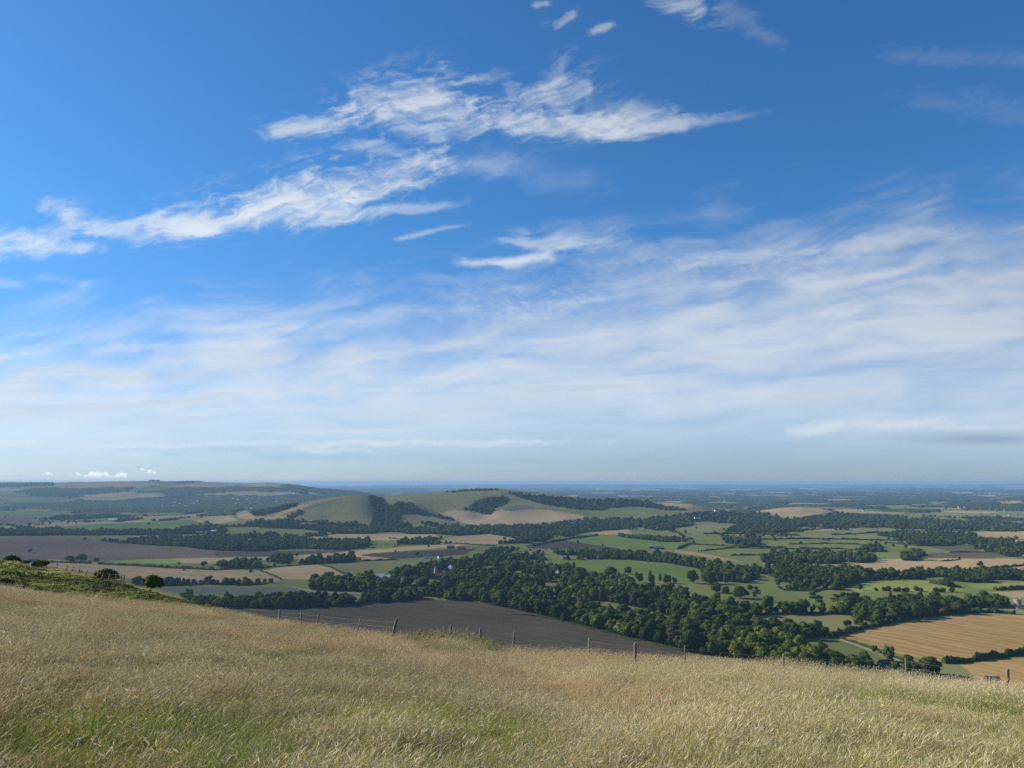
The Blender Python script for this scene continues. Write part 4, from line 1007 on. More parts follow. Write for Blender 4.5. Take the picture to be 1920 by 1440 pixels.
# church
x, y, z = px_ground(817, 1079)
church = bpy.data.objects.new('church', None); COL.objects.link(church); church.location = (x, y, z); church.rotation_euler = (0, 0, .3)
tag(church, 'grey flint church with square tower among village trees', 'church', 'village buildings')
mb = MB(); mb.box(-3, 3, -3, 3, -1, 13); link('tower', mb.mesh('tower', M_FLINT), church)
mb = MB(); mb.add([(-3.2, -3.2, 13.003), (3.2, -3.2, 13.003), (3.2, 3.2, 13.003), (-3.2, 3.2, 13.003), (0, 0, 15.6)], tris=[(0, 1, 4), (1, 2, 4), (2, 3, 4), (3, 0, 4)], quads=[(3, 2, 1, 0)]); link('spire', mb.mesh('spire', M_SLATE), church)
mb = MB(); mb.add([(3.003, -4, -1), (19, -4, -1), (19, 4, -1), (3.003, 4, -1), (3.003, -4, 5), (19, -4, 5), (19, 4, 5), (3.003, 4, 5), (3.003, 0, 9), (19, 0, 9)], tris=[(4, 8, 7), (5, 6, 9)], quads=[(0, 1, 5, 4), (1, 2, 6, 5), (2, 3, 7, 6), (3, 0, 4, 7)]); link('nave', mb.mesh('nave', M_FLINT), church)
mb = MB(); mb.add([(3.05, -4.5, 4.7), (19.4, -4.5, 4.7), (19.4, 0, 9.3), (3.05, 0, 9.3), (19.4, 4.5, 4.7), (3.05, 4.5, 4.7)], quads=[(0, 1, 2, 3), (3, 2, 4, 5)]); link('roof', mb.mesh('roof', M_TILE), church)
# round stone tower
def round_tower():
    x, y, z = px_ground(1909, 1142)
    root = bpy.data.objects.new('round_tower', None); COL.objects.link(root); root.location = (x, y, z - .3); root.rotation_euler = (0, 0, 0)
    tag(root, 'pale round stone tower with battlements at the right edge', 'tower')
    R, HT = 4.9, 13.6; n = 40
    mb = MB(); th = np.linspace(0, 2 * math.pi, n, endpoint=False)
    prof = [(R + .35, -1), (R + .35, 1.2), (R, 1.5), (R, 5.2), (R + .22, 5.3), (R + .22, 5.7), (R, 5.8), (R - .05, HT - 1.4), (R + .25, HT - 1.2), (R + .25, HT), (R - .5, HT), (R - .5, HT - 1)]
    V = np.concatenate([np.stack([r * np.cos(th), r * np.sin(th), np.full(n, zz)], 1) for r, zz in prof])
    Qq = [(i * n + j, i * n + (j + 1) % n, (i + 1) * n + (j + 1) % n, (i + 1) * n + j) for i in range(len(prof) - 1) for j in range(n)]
    V = np.concatenate([V, [(0, 0, HT - 1)]]); Tt = [(len(V) - 1, (len(prof) - 1) * n + j, (len(prof) - 1) * n + (j + 1) % n) for j in range(n)]
    mb.add(V, Tt, Qq)
    t = NT('tower_stone'); P = t.n('TexCoord').outputs['Object']
    b = t.ramp(t.noise(P, .9, 6, .7), [(.3, (.26, .235, .195)), (.7, (.42, .38, .31))]); b = t.mix(t.math('MULTIPLY', t.noise(P, 4, 3), .5), b, (.26, .23, .19))
    p = t.n('BsdfPrincipled'); p.inputs['Roughness'].default_value = .9; t.l(b, p.inputs['Base Color']); t.l(p.outputs[0], t.out.inputs[0])
    w = link('wall', mb.mesh('wall', t.m), root)
    bt = MB()
    for k in range(12):
        a0, a1 = k * math.pi / 6, k * math.pi / 6 + .32
        ring = [(rr * math.cos(a), rr * math.sin(a), zz) for zz in (HT + .003, HT + 1.1) for rr in (R - .45, R + .22) for a in (a0, a1)]
        bt.add(ring, quads=[(0, 2, 3, 1), (4, 5, 7, 6), (0, 1, 5, 4), (2, 6, 7, 3), (0, 4, 6, 2), (1, 3, 7, 5)])
    link('battlements', bt.mesh('battlements', t.m), w)
    for ang, zz in ((-1.9, 3), (-1.2, 3), (-1.75, 8.6), (-1.1, 8.6)):
        c_, s_ = math.cos(ang), math.sin(ang); ux, uy = -s_, c_
        wn = MB(); V = []
        for dr in (-.25, .04):
            for (du, dz) in ((-.38, 0), (.38, 0), (.38, 1.4), (0, 2.0), (-.38, 1.4)): V.append(((R + dr) * c_ + du * ux, (R + dr) * s_ + du * uy, zz + dz))
        wn.add(V, tris=[(5, 6, 7), (5, 7, 8), (5, 8, 9)], quads=[(0, 1, 6, 5), (1, 2, 7, 6), (2, 3, 8, 7), (3, 4, 9, 8), (4, 0, 5, 9)])
        link('window', wn.mesh('window', M_GLASS), root)
round_tower()
# distant town: tiny pale houses among trees
hw_me = None
for k in range(129):
    u = rng.random(); px = 295 + 330 * rng.random() ** 1.15 if k < 120 else rng.uniform(1500, 1900)
    py = rng.uniform(928, 957) - max(0, (px - 500) * .1) if k < 120 else rng.uniform(950, 972)
    if k < 120 and fbm(np.array([px / 25]), np.array([py / 6]), 5, 2)[0] < .42: continue
    if k >= 120 and px < 1600: continue
    x, y, z = px_ground(px, py)
    if k < 120 and y < 4900: continue
    w_, d_, h_ = rng.uniform(9, 20), rng.uniform(8, 11), rng.uniform(5, 8)
    if hw_me is None:
        a, b = .5, .5
        m1 = MB(); m1.add([(-a, -b, -1), (a, -b, -1), (a, b, -1), (-a, b, -1), (-a, -b, .65), (a, -b, .65), (a, b, .65), (-a, b, .65), (-a, 0, .97), (a, 0, .97)], tris=[(4, 8, 7), (5, 6, 9)], quads=[(0, 1, 5, 4), (1, 2, 6, 5), (2, 3, 7, 6), (3, 0, 4, 7)])
        m2 = MB(); m2.add([(-a - .03, -b - .05, .62), (a + .03, -b - .05, .62), (a + .03, 0, 1), (-a - .03, 0, 1), (a + .03, b + .05, .62), (-a - .03, b + .05, .62)], quads=[(0, 1, 2, 3), (3, 2, 4, 5)])
        hw_me = m1.mesh('wall', M_WHITE); hw_me2 = m1.mesh('wall', M_FLINT); hr_me = [m2.mesh('roof', M_SLATE), m2.mesh('roof', M_TILE), m2.mesh('roof', M_METAL)]
    r_ = bpy.data.objects.new('town_house' if k < 120 else 'plain_house', None); COL.objects.link(r_); r_.location = (x, y, z + (9 if k < 120 else 5)); r_.rotation_euler = (0, 0, rng.uniform(-.6, 2.4)); r_.scale = (w_, d_, h_ * 1.25)
    tag(r_, 'tiny pale house of the hazy town below the distant downs' if k < 120 else 'tiny pale house among woods on the far right plain', 'house', 'houses of the distant town' if k < 120 else 'scattered houses of the far right plain')
    o = bpy.data.objects.new('wall', hw_me if k < 120 else hw_me2); COL.objects.link(o); o.parent = r_
    o = bpy.data.objects.new('roof', hr_me[int(rng.choice([0, 1, 2], p=[.5, .3, .2]))]); COL.objects.link(o); o.parent = r_
# mast on the far plain
x, y, z = px_at(1358, 943, 7000)
z = float(ground_z(x, y)); mb = MB(); mb.tube([(0, 0, 0), (0, 0, 22), (0, 0, 44)], [3.2, 2.2, 1.2], 8); ma = link('mast', mb.mesh('mast', M_WHITE)); ma.location = (x, y, z); tag(ma, 'thin pale mast standing on the far plain', 'mast')
mb = MB(); mb.box(-8, 8, -.8, .8, 33, 35); link('cross_arm', mb.mesh('cross_arm', M_WHITE), ma)
print('buildings', time.time() - T0)

# ------------------------------------------------------------------ grass
def grass_variant(seed, nb, R, hmin, hmax, wid, seedfrac, lean, green):
    r = np.random.default_rng(seed)
    th = r.uniform(0, 6.283, nb); rr = R * np.sqrt(r.random(nb)); bx, by = rr * np.cos(th), rr * np.sin(th)
    h = r.uniform(hmin, hmax, nb) * (.75 + .5 * r.random(nb))
    ld = r.normal(0, 1.25, nb); lx = np.cos(ld) * lean * r.uniform(.2, 1.6, nb); ly = np.sin(ld) * lean * r.uniform(.2, 1.6, nb)
    fa = r.uniform(0, math.pi, nb); wx, wy = np.cos(fa) * wid / 2, np.sin(fa) * wid / 2
    isseed = r.random(nb) < seedfrac
    h = np.where(isseed, h * 1.25, h)
    hue = r.random(nb)
    V = []; A = []
    for f, wf in ((0, 1.), (.4, .9), (.75, .6)):
        cx = bx + lx * h * f ** 1.8; cy = by + ly * h * f ** 1.8; cz_ = h * f * (1 - .12 * f)
        wf_ = np.where(isseed, .45, wf)
        for sg in (-1, 1):
            V.append(np.stack([cx + sg * wx * wf_, cy + sg * wy * wf_, cz_], 1)); A.append(np.stack([hue, np.full(nb, f), np.zeros(nb)], 1))
    V.append(np.stack([bx + lx * h, by + ly * h, h * .88], 1)); A.append(np.stack([hue, np.ones(nb), np.zeros(nb)], 1))
    i = np.arange(nb); st = lambda k: k * nb + i
    Qd = np.concatenate([np.stack([st(0), st(1), st(3), st(2)], 1), np.stack([st(2), st(3), st(5), st(4)], 1)])
    Td = np.stack([st(4), st(5), st(6)], 1)
    V = np.concatenate(V); A = np.concatenate(A)
    # seed heads: crossed slim diamonds
    s = np.nonzero(isseed)[0]; ns = len(s)
    if ns:
        tip = np.stack([bx[s] + lx[s] * h[s], by[s] + ly[s] * h[s], h[s] * .88], 1)
        dr = np.stack([lx[s] * 1.5, ly[s] * 1.5, np.full(ns, .7)], 1); dr /= np.linalg.norm(dr, axis=1)[:, None]
        L = r.uniform(.03, .075, ns)[:, None]; hw = r.uniform(.003, .007, ns)[:, None]
        n0 = len(V)
        for (ux, uy) in ((1, 0), (0, 1)):
            u = np.array([ux, uy, 0.]) * hw
            P4 = np.stack([tip - dr * L * .3, tip + dr * L * .25 + u, tip + dr * L, tip + dr * L * .25 - u], 1).reshape(-1, 3)
            Qd = np.concatenate([Qd, np.arange(4 * ns).reshape(ns, 4) + n0]); n0 += 4 * ns
            V = np.concatenate([V, P4]); A = np.concatenate([A, np.repeat(np.stack([hue[s], np.ones(ns), np.ones(ns)], 1), 4, axis=0)])
    return (V, [Td, Qd], np.zeros(len(Td) + len(Qd)), A)

GV = [grass_variant(500 + i, 250, .34, .05, .19, .0034, .34, .75, 0) for i in range(6)]
GV += [grass_variant(520 + i, 90, .30, .20, .40, .0042, .6, .5, 0) for i in range(3)]      # tall stalks
GV += [grass_variant(540 + i, 240, .32, .04, .15, .004, .05, .7, 1) for i in range(3)]      # short green
t = NT('grass_blades'); P = t.pos()
gc = t.n('Attribute', attribute_type='GEOMETRY', attribute_name='gc'); sp_ = t.n('SeparateXYZ'); t.l(gc.outputs['Vector'], sp_.inputs[0])
tn = t.n('Attribute', attribute_type='INSTANCER', attribute_name='tint'); st_ = t.n('SeparateXYZ'); t.l(tn.outputs['Vector'], st_.inputs[0])
hue, hf, sd = sp_.outputs; grn, brt, red = st_.outputs
straw = t.ramp(hue, [(0, (.29, .25, .11)), (.35, (.46, .39, .19)), (.7, (.59, .51, .275)), (1, (.37, .305, .145))])
green = t.ramp(hue, [(0, (.13, .18, .035)), (.5, (.22, .28, .065)), (1, (.34, .37, .12))])
gf = t.math('ADD', grn, t.math('MULTIPLY', t.math('SUBTRACT', hue, .5), .9))
gf = t.math('ADD', gf, t.math('MULTIPLY', t.math('SUBTRACT', .45, hf), .35), clamp=True)
gf = t.math('SMOOTH_MIN', gf, 1, .1)
bcol = t.mix(gf, straw, green)
seedc = t.ramp(hue, [(0, (.38, .30, .18)), (.5, (.54, .46, .28)), (1, (.70, .64, .45))])
bcol = t.mix(sd, bcol, seedc)
bcol = t.mix(red, bcol, t.mix(1., bcol, (1.06, .84, .72), 'MULTIPLY'))
hsv = t.n('HueSaturation'); t.l(bcol, hsv.inputs['Color']); t.l(brt, hsv.inputs['Value'])
d = t.n('BsdfDiffuse'); t.l(hsv.outputs[0], d.inputs[0]); tr = t.n('BsdfTranslucent'); t.l(hsv.outputs[0], tr.inputs[0])
mx = t.n('MixShader'); mx.inputs[0].default_value = .35; t.l(d.outputs[0], mx.inputs[1]); t.l(tr.outputs[0], mx.inputs[2])
t.l(mx.outputs[0], t.out.inputs[0]); M_GRASS = t.m

def sample_fan(dens, y0, y1, a0, a1):
    n_ = int(dens * .5 * (y1 ** 2 - y0 ** 2) * (a1 - a0))
    yy = np.sqrt(rng.uniform(y0 ** 2, y1 ** 2, n_)); return rng.uniform(a0, a1, n_) * yy, yy
parts = [sample_fan(17, 4, 22, -.78, .78), sample_fan(13, 22, 62, -.78, .78), sample_fan(9, 62, 100, -.78, -.28), sample_fan(4, 100, 158, -.78, -.3)]
gx = np.concatenate([p[0] for p in parts]); gy = np.concatenate([p[1] for p in parts])
gcx = col_of(gx / gy); rim = np.interp(gcx, NC, NYC)
spur = (gcx < 430)
keep = (gy < rim + 5) | (spur & (gy > 100))
gx, gy, gcx, rim = gx[keep], gy[keep], gcx[keep], rim[keep]
gz = ground_z(gx, gy) + (fbm(gx / 9, gy / 9, 77, 3) - .5) * .25
gpx, gpy = project(gx, gy, gz)
def blob(cx, cy, sx, sy, a): return a * np.exp(-((gpx - cx) / sx) ** 2 - ((gpy - cy) / sy) ** 2)
G = (fbm(gx / 5, gy / 7, 400, 4) - .5) * 2.0 + (fbm(gx / 1.4, gy / 1.8, 410, 3) - .5) * 1.1 + .20
for bl in ((180, 1370, 190, 34, .85), (60, 1425, 160, 34, .8), (330, 1405, 140, 28, .5), (480, 1435, 200, 14, .4), (680, 1365, 120, 22, .5), (30, 1142, 50, 8, .7), (845, 1226, 62, 7, 2.2), (470, 1165, 45, 5, .9),
           (600, 1180, 60, 7, .5), (1700, 1322, 160, 11, 1.1), (1890, 1346, 110, 13, 1.2), (1560, 1300, 80, 9, .6), (1000, 1425, 200, 18, .3), (1500, 1430, 150, 20, .4), (1000, 1235, 60, 5, .5), (860, 1310, 70, 12, .3), (1780, 1430, 120, 12, .3)):
    G = G + blob(*bl)
G = np.clip(G + .16 * (1 - ss(500, 1100, gpx)) * ss(1180, 1300, gpy), -.15, 1.0)
brt_ = 1.02 + .55 * (fbm(gx / 1.5, gy / 2.2, 420, 4) - .5) + rng.uniform(-.08, .08, len(gx)) + .22 * ss(200, 1500, gpx)
red_ = np.clip((fbm(gx / 6, gy / 9, 430, 3) - .52) * 2.2 + .22 * (1 - ss(200, 1100, gpx)), 0, .32)
n = len(gx)
tall = rng.random(n) < np.clip(.06 + .55 * ss(-5, -1, gy - rim) * (gy < rim + 6) + .25 * (gpx > 1200), 0, 1)
gv = np.where(G > .55, rng.integers(9, 12, n), np.where(tall, rng.integers(6, 9, n), rng.integers(0, 6, n)))
gv = np.where((G > .9) & (gy > rim - 14), rng.integers(6, 9, n), gv)
gs = rng.uniform(.8, 1.25, n) * (.8 + .5 * fbm(gx / 4, gy / 4, 440, 2)) * (1 + .2 * ss(50, 100, gy))
gs *= np.where(gy > 100, 1.0, 1)
grot = np.stack([rng.normal(0, .08, n), rng.normal(.05, .08, n), rng.normal(0, .5, n)], 1)
clr = (gpx > 768) & (gpx < 912) & (gy > 36.8) & (gy < 42.5)
gx, gy, gz, G, brt_, red_, gv, gs = [q_[~clr] for q_ in (gx, gy, gz, G, brt_, red_, gv, gs)]; grot = grot[~clr]
m_ = 420; tpx = rng.uniform(765, 915, m_); tyy = 39.6 - 2.8 * rng.random(m_) - (tpx - 840) * .006
tq = a_of(tpx) * tyy; dens_ = rng.random(m_) < 1 - ((tpx - 840) / 80) ** 2; tq, tyy = tq[dens_], tyy[dens_]; m_ = len(tq)
gx = np.concatenate([gx, tq]); gy = np.concatenate([gy, tyy]); gz = np.concatenate([gz, ground_z(tq, tyy)])
G = np.concatenate([G, np.full(m_, 1.5)]); brt_ = np.concatenate([brt_, rng.uniform(.62, .92, m_)]); red_ = np.concatenate([red_, np.zeros(m_)])
gv = np.concatenate([gv, np.where(rng.random(m_) < .7, rng.integers(9, 12, m_), rng.integers(6, 9, m_))]); gs = np.concatenate([gs, rng.uniform(1.5, 2.2, m_) * np.where(gv[-m_:] > 8, 1.9, .8) * (1.1 - .5 * ((tq / tyy * KA + CX - 840) / 80) ** 2)])
grot = np.concatenate([grot, np.stack([rng.normal(0, .08, m_), rng.normal(.05, .08, m_), rng.normal(0, .5, m_)], 1)])
grass = scatter('grass', GV, np.stack([gx, gy, gz - .02], 1), grot, np.stack([gs * 1.1, gs * 1.1, gs], 1), gv, np.stack([G, brt_, red_], 1), [M_GRASS])
tag(grass, 'long dry straw coloured grass with green patches', 'grass', None, 'stuff')
print('grass', n, time.time() - T0)
# white wildflowers
M_FLOWER = mat_plain('petals', (.72, .68, .56), .6, .08, 20)
M_STALK = mat_plain('stalk', (.13, .18, .05), .7, .2, 10)
def flower(seed):
    r = np.random.default_rng(seed); mb = MB(); V, Fq = [], []
    k = 26; th = r.uniform(0, 6.28, k); rr = .022 * np.sqrt(r.random(k)); C0 = np.stack([rr * np.cos(th), rr * np.sin(th), .30 + .006 * r.random(k) - rr * .2], 1)
    v, f = leaf_quads(r, C0, np.tile([0, 0, 1.], (k, 1)), .008)
    m2 = MB(); m2.tube([(0, 0, 0), (.01, 0, .15), (0, 0, .30)], [.0025, .002, .002], 4, False); v2, f2 = m2.arrays()
    return (np.concatenate([v, v2]), [np.concatenate([f, f2[0] + len(v)])], np.concatenate([np.zeros(len(f)), np.ones(len(f2[0]))]), None)
fx_, fy_ = sample_fan(1.5, 6, 60, -.75, .75)
fcx = col_of(fx_ / fy_); k = (fy_ < np.interp(fcx, NC, NYC) - .5) & (fbm(fx_ / 3, fy_ / 3, 600, 3) > .52) & ((fcx < 1500) | (rng.random(len(fx_)) < .4)); fx_, fy_ = fx_[k], fy_[k]; n = len(fx_)
ex, ey = [], []
for q in range(90):
    px = rng.uniform(780, 915); x_, y_, z_ = px_at(px, 1214 + (px - 780) * .07 + rng.uniform(-2, 2), 38.); ex.append(x_); ey.append(y_ + rng.uniform(-1, 1))
fx_ = np.concatenate([fx_, ex]); fy_ = np.concatenate([fy_, ey]); n = len(fx_)
fz = ground_z(fx_, fy_) + (fbm(fx_ / 9, fy_ / 9, 77, 3) - .5) * .25
fl = scatter('wildflowers', [flower(1), flower(2)], np.stack([fx_, fy_, fz], 1), np.stack([rng.normal(0, .12, n), rng.normal(0, .12, n), rng.uniform(0, 6, n)], 1), np.tile(rng.uniform(.55, 1.15, (n, 1)), (1, 3)) * np.array([[1, 1, .9]]), rng.integers(0, 2, n), np.zeros((n, 3)), [M_FLOWER, M_STALK])
tag(fl, 'tiny white wildflowers scattered through the dry grass', 'flowers', None, 'stuff')
# scrub on the left spur
def scrub_variant(seed, hgt=1.0):
    r = np.random.default_rng(seed); mb = MB()
    for k in range(7):
        th = r.uniform(0, 6.28); rad = r.uniform(0, .8); c = np.array([math.cos(th) * rad, math.sin(th) * rad, r.uniform(.2, .6) * hgt]); s = r.uniform(.3, .5)
        V = ICO2[0] * (.75 + .5 * r.random((len(ICO2[0]), 1))) * s + c; V[:, 2] = np.maximum(V[:, 2], -.1); mb.add(V, tris=ICO2[1])
        k2 = r.integers(0, len(V), 60); lv, lf = leaf_quads(r, V[k2] + (V[k2] - c) * .2, (V[k2] - c) / s, .075); mb.add(lv, quads=lf)
    v, f = mb.arrays(); return (v, f, np.zeros(sum(len(q) for q in f)), None)
SV = [scrub_variant(700 + i) for i in range(5)]
M_SCRUB = mat_foliage('scrub_leaves', True, (.06, .068, .028), (.26, .26, .095), (.44, .42, .175), .42)
sx_, sy_ = sample_fan(3.6, 74, 160, -.80, -.34)
sz_ = ground_z(sx_, sy_); spx, spy = project(sx_, sy_, sz_)
POLY = [(-300, 1020), (-100, 1043), (0, 1064), (20, 1066), (60, 1070), (110, 1080), (160, 1089), (200, 1096), (250, 1107), (300, 1119), (350, 1130), (400, 1140), (440, 1152), (330, 1143), (200, 1136), (100, 1124), (0, 1106), (-300, 1090)]
k = in_poly(spx, spy, POLY); sx_, sy_, sz_, spx, spy = sx_[k], sy_[k], sz_[k], spx[k], spy[k]; n = len(sx_)
stn = np.array([[1, 1, 1.]]) * rng.uniform(.7, 1.2, (n, 1)) * (1 + (fbm(sx_ / 4, sy_ / 6, 800, 3)[:, None] - .5) * np.array([[2.2, 1.9, 1.2]]))
ssc = rng.uniform(.34, .68, n) * (.6 + .8 * fbm(sx_ / 7, sy_ / 7, 810, 2)) * (1 - .35 * ss(200, 380, spx)) * np.where(spx < 25, 1.5, 1)
scr = scatter('scrub', SV, np.stack([sx_, sy_, sz_], 1), np.stack([np.zeros(n), np.zeros(n), rng.uniform(0, 6, n)], 1), np.stack([ssc * 1.25, ssc * 1.25, ssc], 1), rng.integers(0, 5, n), stn, [M_SCRUB])
tag(scr, 'dense yellow green scrub covering the left hill spur', 'scrub', None, 'stuff')
print('scrub', n, time.time() - T0)
# bushes on the spur: foot pixel, distance, height px, width factor
for (px, py, yd_, hp, w, v, tn_, nm, lab) in [
    (197, 1077, 117, 19, 1.6, 11, (1.1, .85, .75), 'hawthorn_bush', 'spreading reddish brown bush on the fence line of the left spur'),
    (284, 1104, 112, 22, 1.15, 11, (1.1, 1.1, .85), 'hawthorn_tree', 'small round dark hawthorn tree below the left fence'),
    (20, 1048, 138, 15, 1.5, 11, (.7, .75, .75), 'bush', 'low dark bush at the top left corner of the spur'),
    (75, 1059, 130, 13, 1.4, 12, (.9, 1.0, .75), 'bush', 'green bush behind the far end of the left fence'),
    (47, 1056, 134, 7, 1.5, 12, (.7, .7, .7), 'bush', 'small dark bush between the two bushes at the top left')]:
    x, y, z = px_at(px, py, yd_); z = min(z, float(ground_z(x, y)) + .3) if nm != 'hawthorn_tree' else z
    h = hp / FPX * yd_
    z = float(ground_z(x, y)) if nm != 'hawthorn_tree' else z
    r_ = add_tree(nm, x, y, z, h, w, v, tn_, lab, 'tree' if 'tree' in nm else 'bush', 'bushes of the left spur', 1.0)

# ------------------------------------------------------------------ fences
t = NT('weathered_wood'); P = t.n('TexCoord').outputs['Object']; mp = t.n('Mapping'); mp.inputs['Scale'].default_value = (30, 30, 3); t.l(P, mp.inputs[0])
b = t.ramp(t.noise(mp.outputs[0], 1, 6, .7), [(.3, (.07, .058, .045)), (.55, (.20, .175, .145)), (.8, (.36, .33, .28))])
p = t.n('BsdfPrincipled'); p.inputs['Roughness'].default_value = .9; t.l(b, p.inputs['Base Color']); t.l(p.outputs[0], t.out.inputs[0]); M_POST = t.m
M_WIRE = mat_plain('fence_wire', (.25, .23, .22), .6, .2, 5)
def fence(name, label, posts, wires, wr):
    base = posts[len(posts) // 2]; c0 = px_at(base[0], base[1], base[2])
    root = bpy.data.objects.new(name, None); COL.objects.link(root); root.location = c0; tag(root, label, 'fence')
    tops = []; r = np.random.default_rng(5)
    for (px, py, yd_, h, rad, tx_, ty_) in posts:     # py: pixel row of the TOP of the post
        x, y, ztop = px_at(px, py, yd_); zg = float(ground_z(x, y)) - .15
        L = ztop - zg
        n_ = 9; mb = MB(); rad = rad * .82; zz = [0, L * .5, L - .02, L + .0, L + .012]; rd = [rad * 1.02, rad, rad * .97, rad * .86, rad * .3]
        V = []
        for a, b in zip(zz, rd):
            f = a / L
            for j in range(n_):
                th = j * 6.2832 / n_; bb = b * (1 + .12 * math.sin(3 * th + px))
                V.append((bb * math.cos(th) - tx_ * (L - a), bb * math.sin(th) - ty_ * (L - a), a + (.02 * math.cos(th) if a >= L - .03 else 0)))
        Qp = [(i * n_ + j, i * n_ + (j + 1) % n_, (i + 1) * n_ + (j + 1) % n_, (i + 1) * n_ + j) for i in range(4) for j in range(n_)]
        V.append((0, 0, L + .014)); mb.add(V, [(4 * n_ + j, 4 * n_ + (j + 1) % n_, 5 * n_) for j in range(n_)], Qp)
        o = link('post', mb.mesh('post', M_POST, True), root); o.location = (x - c0[0], y - c0[1], zg - c0[2])
        tops.append((np.array([x, y, ztop]), np.array([tx_, ty_, 1.]), L))
    for k, dz in enumerate(wires):
        pts = []
        for (p0, tl, L), (p1, tl1, L1_) in zip(tops[:-1], tops[1:]):
            a = p0 - tl * dz; b = p1 - tl1 * dz
            for u in (0, .25, .5, .75): pts.append(a + (b - a) * u - np.array([0, 0, .05 * math.sin(math.pi * u)]))
        pts.append(tops[-1][0] - tops[-1][1] * dz)
        mb = MB(); mb.tube(np.array(pts) - np.array(c0) + np.array([0, -.06, 0]), wr, 5); link('wire', mb.mesh('wire', M_WIRE), root)
near = [(466, 1139, 60, 1, .05, .0, 0), (525, 1143, 55, 1, .075, .03, 0), (565, 1146.5, 52, 1, .065, 0, 0), (599, 1150, 50, 1, .06, .22, 0), (677, 1157, 46, 1, .055, .26, 0), (744, 1161, 41.5, 1, .095, .24, 0),
        (846, 1171, 41, 1, .075, .08, 0), (901, 1177.5, 40, 1, .075, .02, 0), (964.5, 1184.5, 39, 1, .065, .06, 0), (1105, 1196.5, 39, 1, .06, .04, 0), (1191, 1205.5, 37, 1, .095, 0, 0), (1284, 1211, 37, 1, .045, .03, 0),
        (1469, 1226, 35, 1, .06, .05, 0), (1698, 1234, 33, 1, .05, .0, 0), (1889, 1254.5, 30, 1, .075, .07, 0), (2010, 1268, 29, 1, .07, 0, 0)]
fence('post_and_wire_fence', 'line of weathered leaning posts along the meadow rim', near, [.12, .38, .62], .003)
left = [(px, py, yy, 1, .085, tl, 0) for px, py, yy, tl in [(-40, 1038, 150, 0), (12, 1050, 146, .2), (22, 1046, 145, -.4), (33, 1048.5, 143, .3), (54, 1048, 140, 0), (72, 1052, 137, .1), (80, 1053, 135, 0), (89, 1054, 133, .1), (108, 1056.5, 130, .1),
        (127, 1060, 127, .25), (138, 1062, 126, .25), (150, 1065, 124, .35), (165, 1068, 121, .35), (180, 1070, 118, .3), (194, 1073.5, 115, .25), (206, 1075, 112, .1), (218, 1076, 109, 0), (228, 1078.5, 107, 0), (233, 1078, 106, 0)]]
fence('post_and_wire_fence', 'line of thin posts above the scrub on the left spur', left, [.1, .4, .7], .004)

# ------------------------------------------------------------------ sky, clouds, haze, sun
SUN_EL, SUN_AZ = 27.0, -72.0       # azimuth measured from the view direction, negative = left
sa, se = math.radians(SUN_AZ), math.radians(SUN_EL)
sdir = np.array([math.sin(sa) * math.cos(se), math.cos(sa) * math.cos(se), math.sin(se)])
W_ = bpy.data.worlds.new('World'); S.world = W_; W_.use_nodes = True
nt = W_.node_tree; nt.nodes.clear()
sk = nt.nodes.new('ShaderNodeTexSky'); sk.sky_type = 'NISHITA'; sk.sun_disc = False; sk.sun_elevation = se; sk.sun_rotation = sa
sk.altitude = 200; sk.air_density = 1.0; sk.dust_density = .35; sk.ozone_density = 2.6
bg = nt.nodes.new('ShaderNodeBackground'); bg.inputs['Strength'].default_value = .122
wo = nt.nodes.new('ShaderNodeOutputWorld'); tm = nt.nodes.new('ShaderNodeMix'); tm.data_type = 'RGBA'; tm.blend_type = 'MULTIPLY'; tm.inputs[0].default_value = 1; tc_ = nt.nodes.new('ShaderNodeTexCoord'); sz_n = nt.nodes.new('ShaderNodeSeparateXYZ'); nt.links.new(tc_.outputs['Generated'], sz_n.inputs[0])
rp_ = nt.nodes.new('ShaderNodeValToRGB'); rp_.color_ramp.elements[0].position = 0; rp_.color_ramp.elements[0].color = (.33, .475, .78, 1); rp_.color_ramp.elements[1].position = .30; rp_.color_ramp.elements[1].color = (.285, .62, .89, 1)
nt.links.new(sz_n.outputs[2], rp_.inputs[0]); nt.links.new(rp_.outputs[0], tm.inputs[7])
nt.links.new(sk.outputs[0], tm.inputs[6]); nt.links.new(tm.outputs[2], bg.inputs[0]); nt.links.new(bg.outputs[0], wo.inputs[0])
sl = bpy.data.lights.new('sun', 'SUN'); sl.energy = 5.0; sl.angle = math.radians(.5); sl.color = (1, .89, .70)
so = bpy.data.objects.new('sun', sl); COL.objects.link(so)
from mathutils import Vector
so.rotation_euler = Vector(sdir).to_track_quat('Z', 'Y').to_euler()

# haze box
t = NT('haze_air'); pv = t.n('VolumePrincipled'); pv.inputs['Color'].default_value = (.33, .57, .92, 1); pv.inputs['Density'].default_value = 4.6e-5; pv.inputs['Anisotropy'].default_value = .1
t.l(pv.outputs[0], t.out.inputs['Volume'])
mb = MB(); mb.box(-48000, 48000, -300, 41000, -60, 213); hz_ = link('haze', mb.mesh('haze', t.m)); tag(hz_, 'blue haze lying over the whole landscape', 'haze', None, 'stuff')

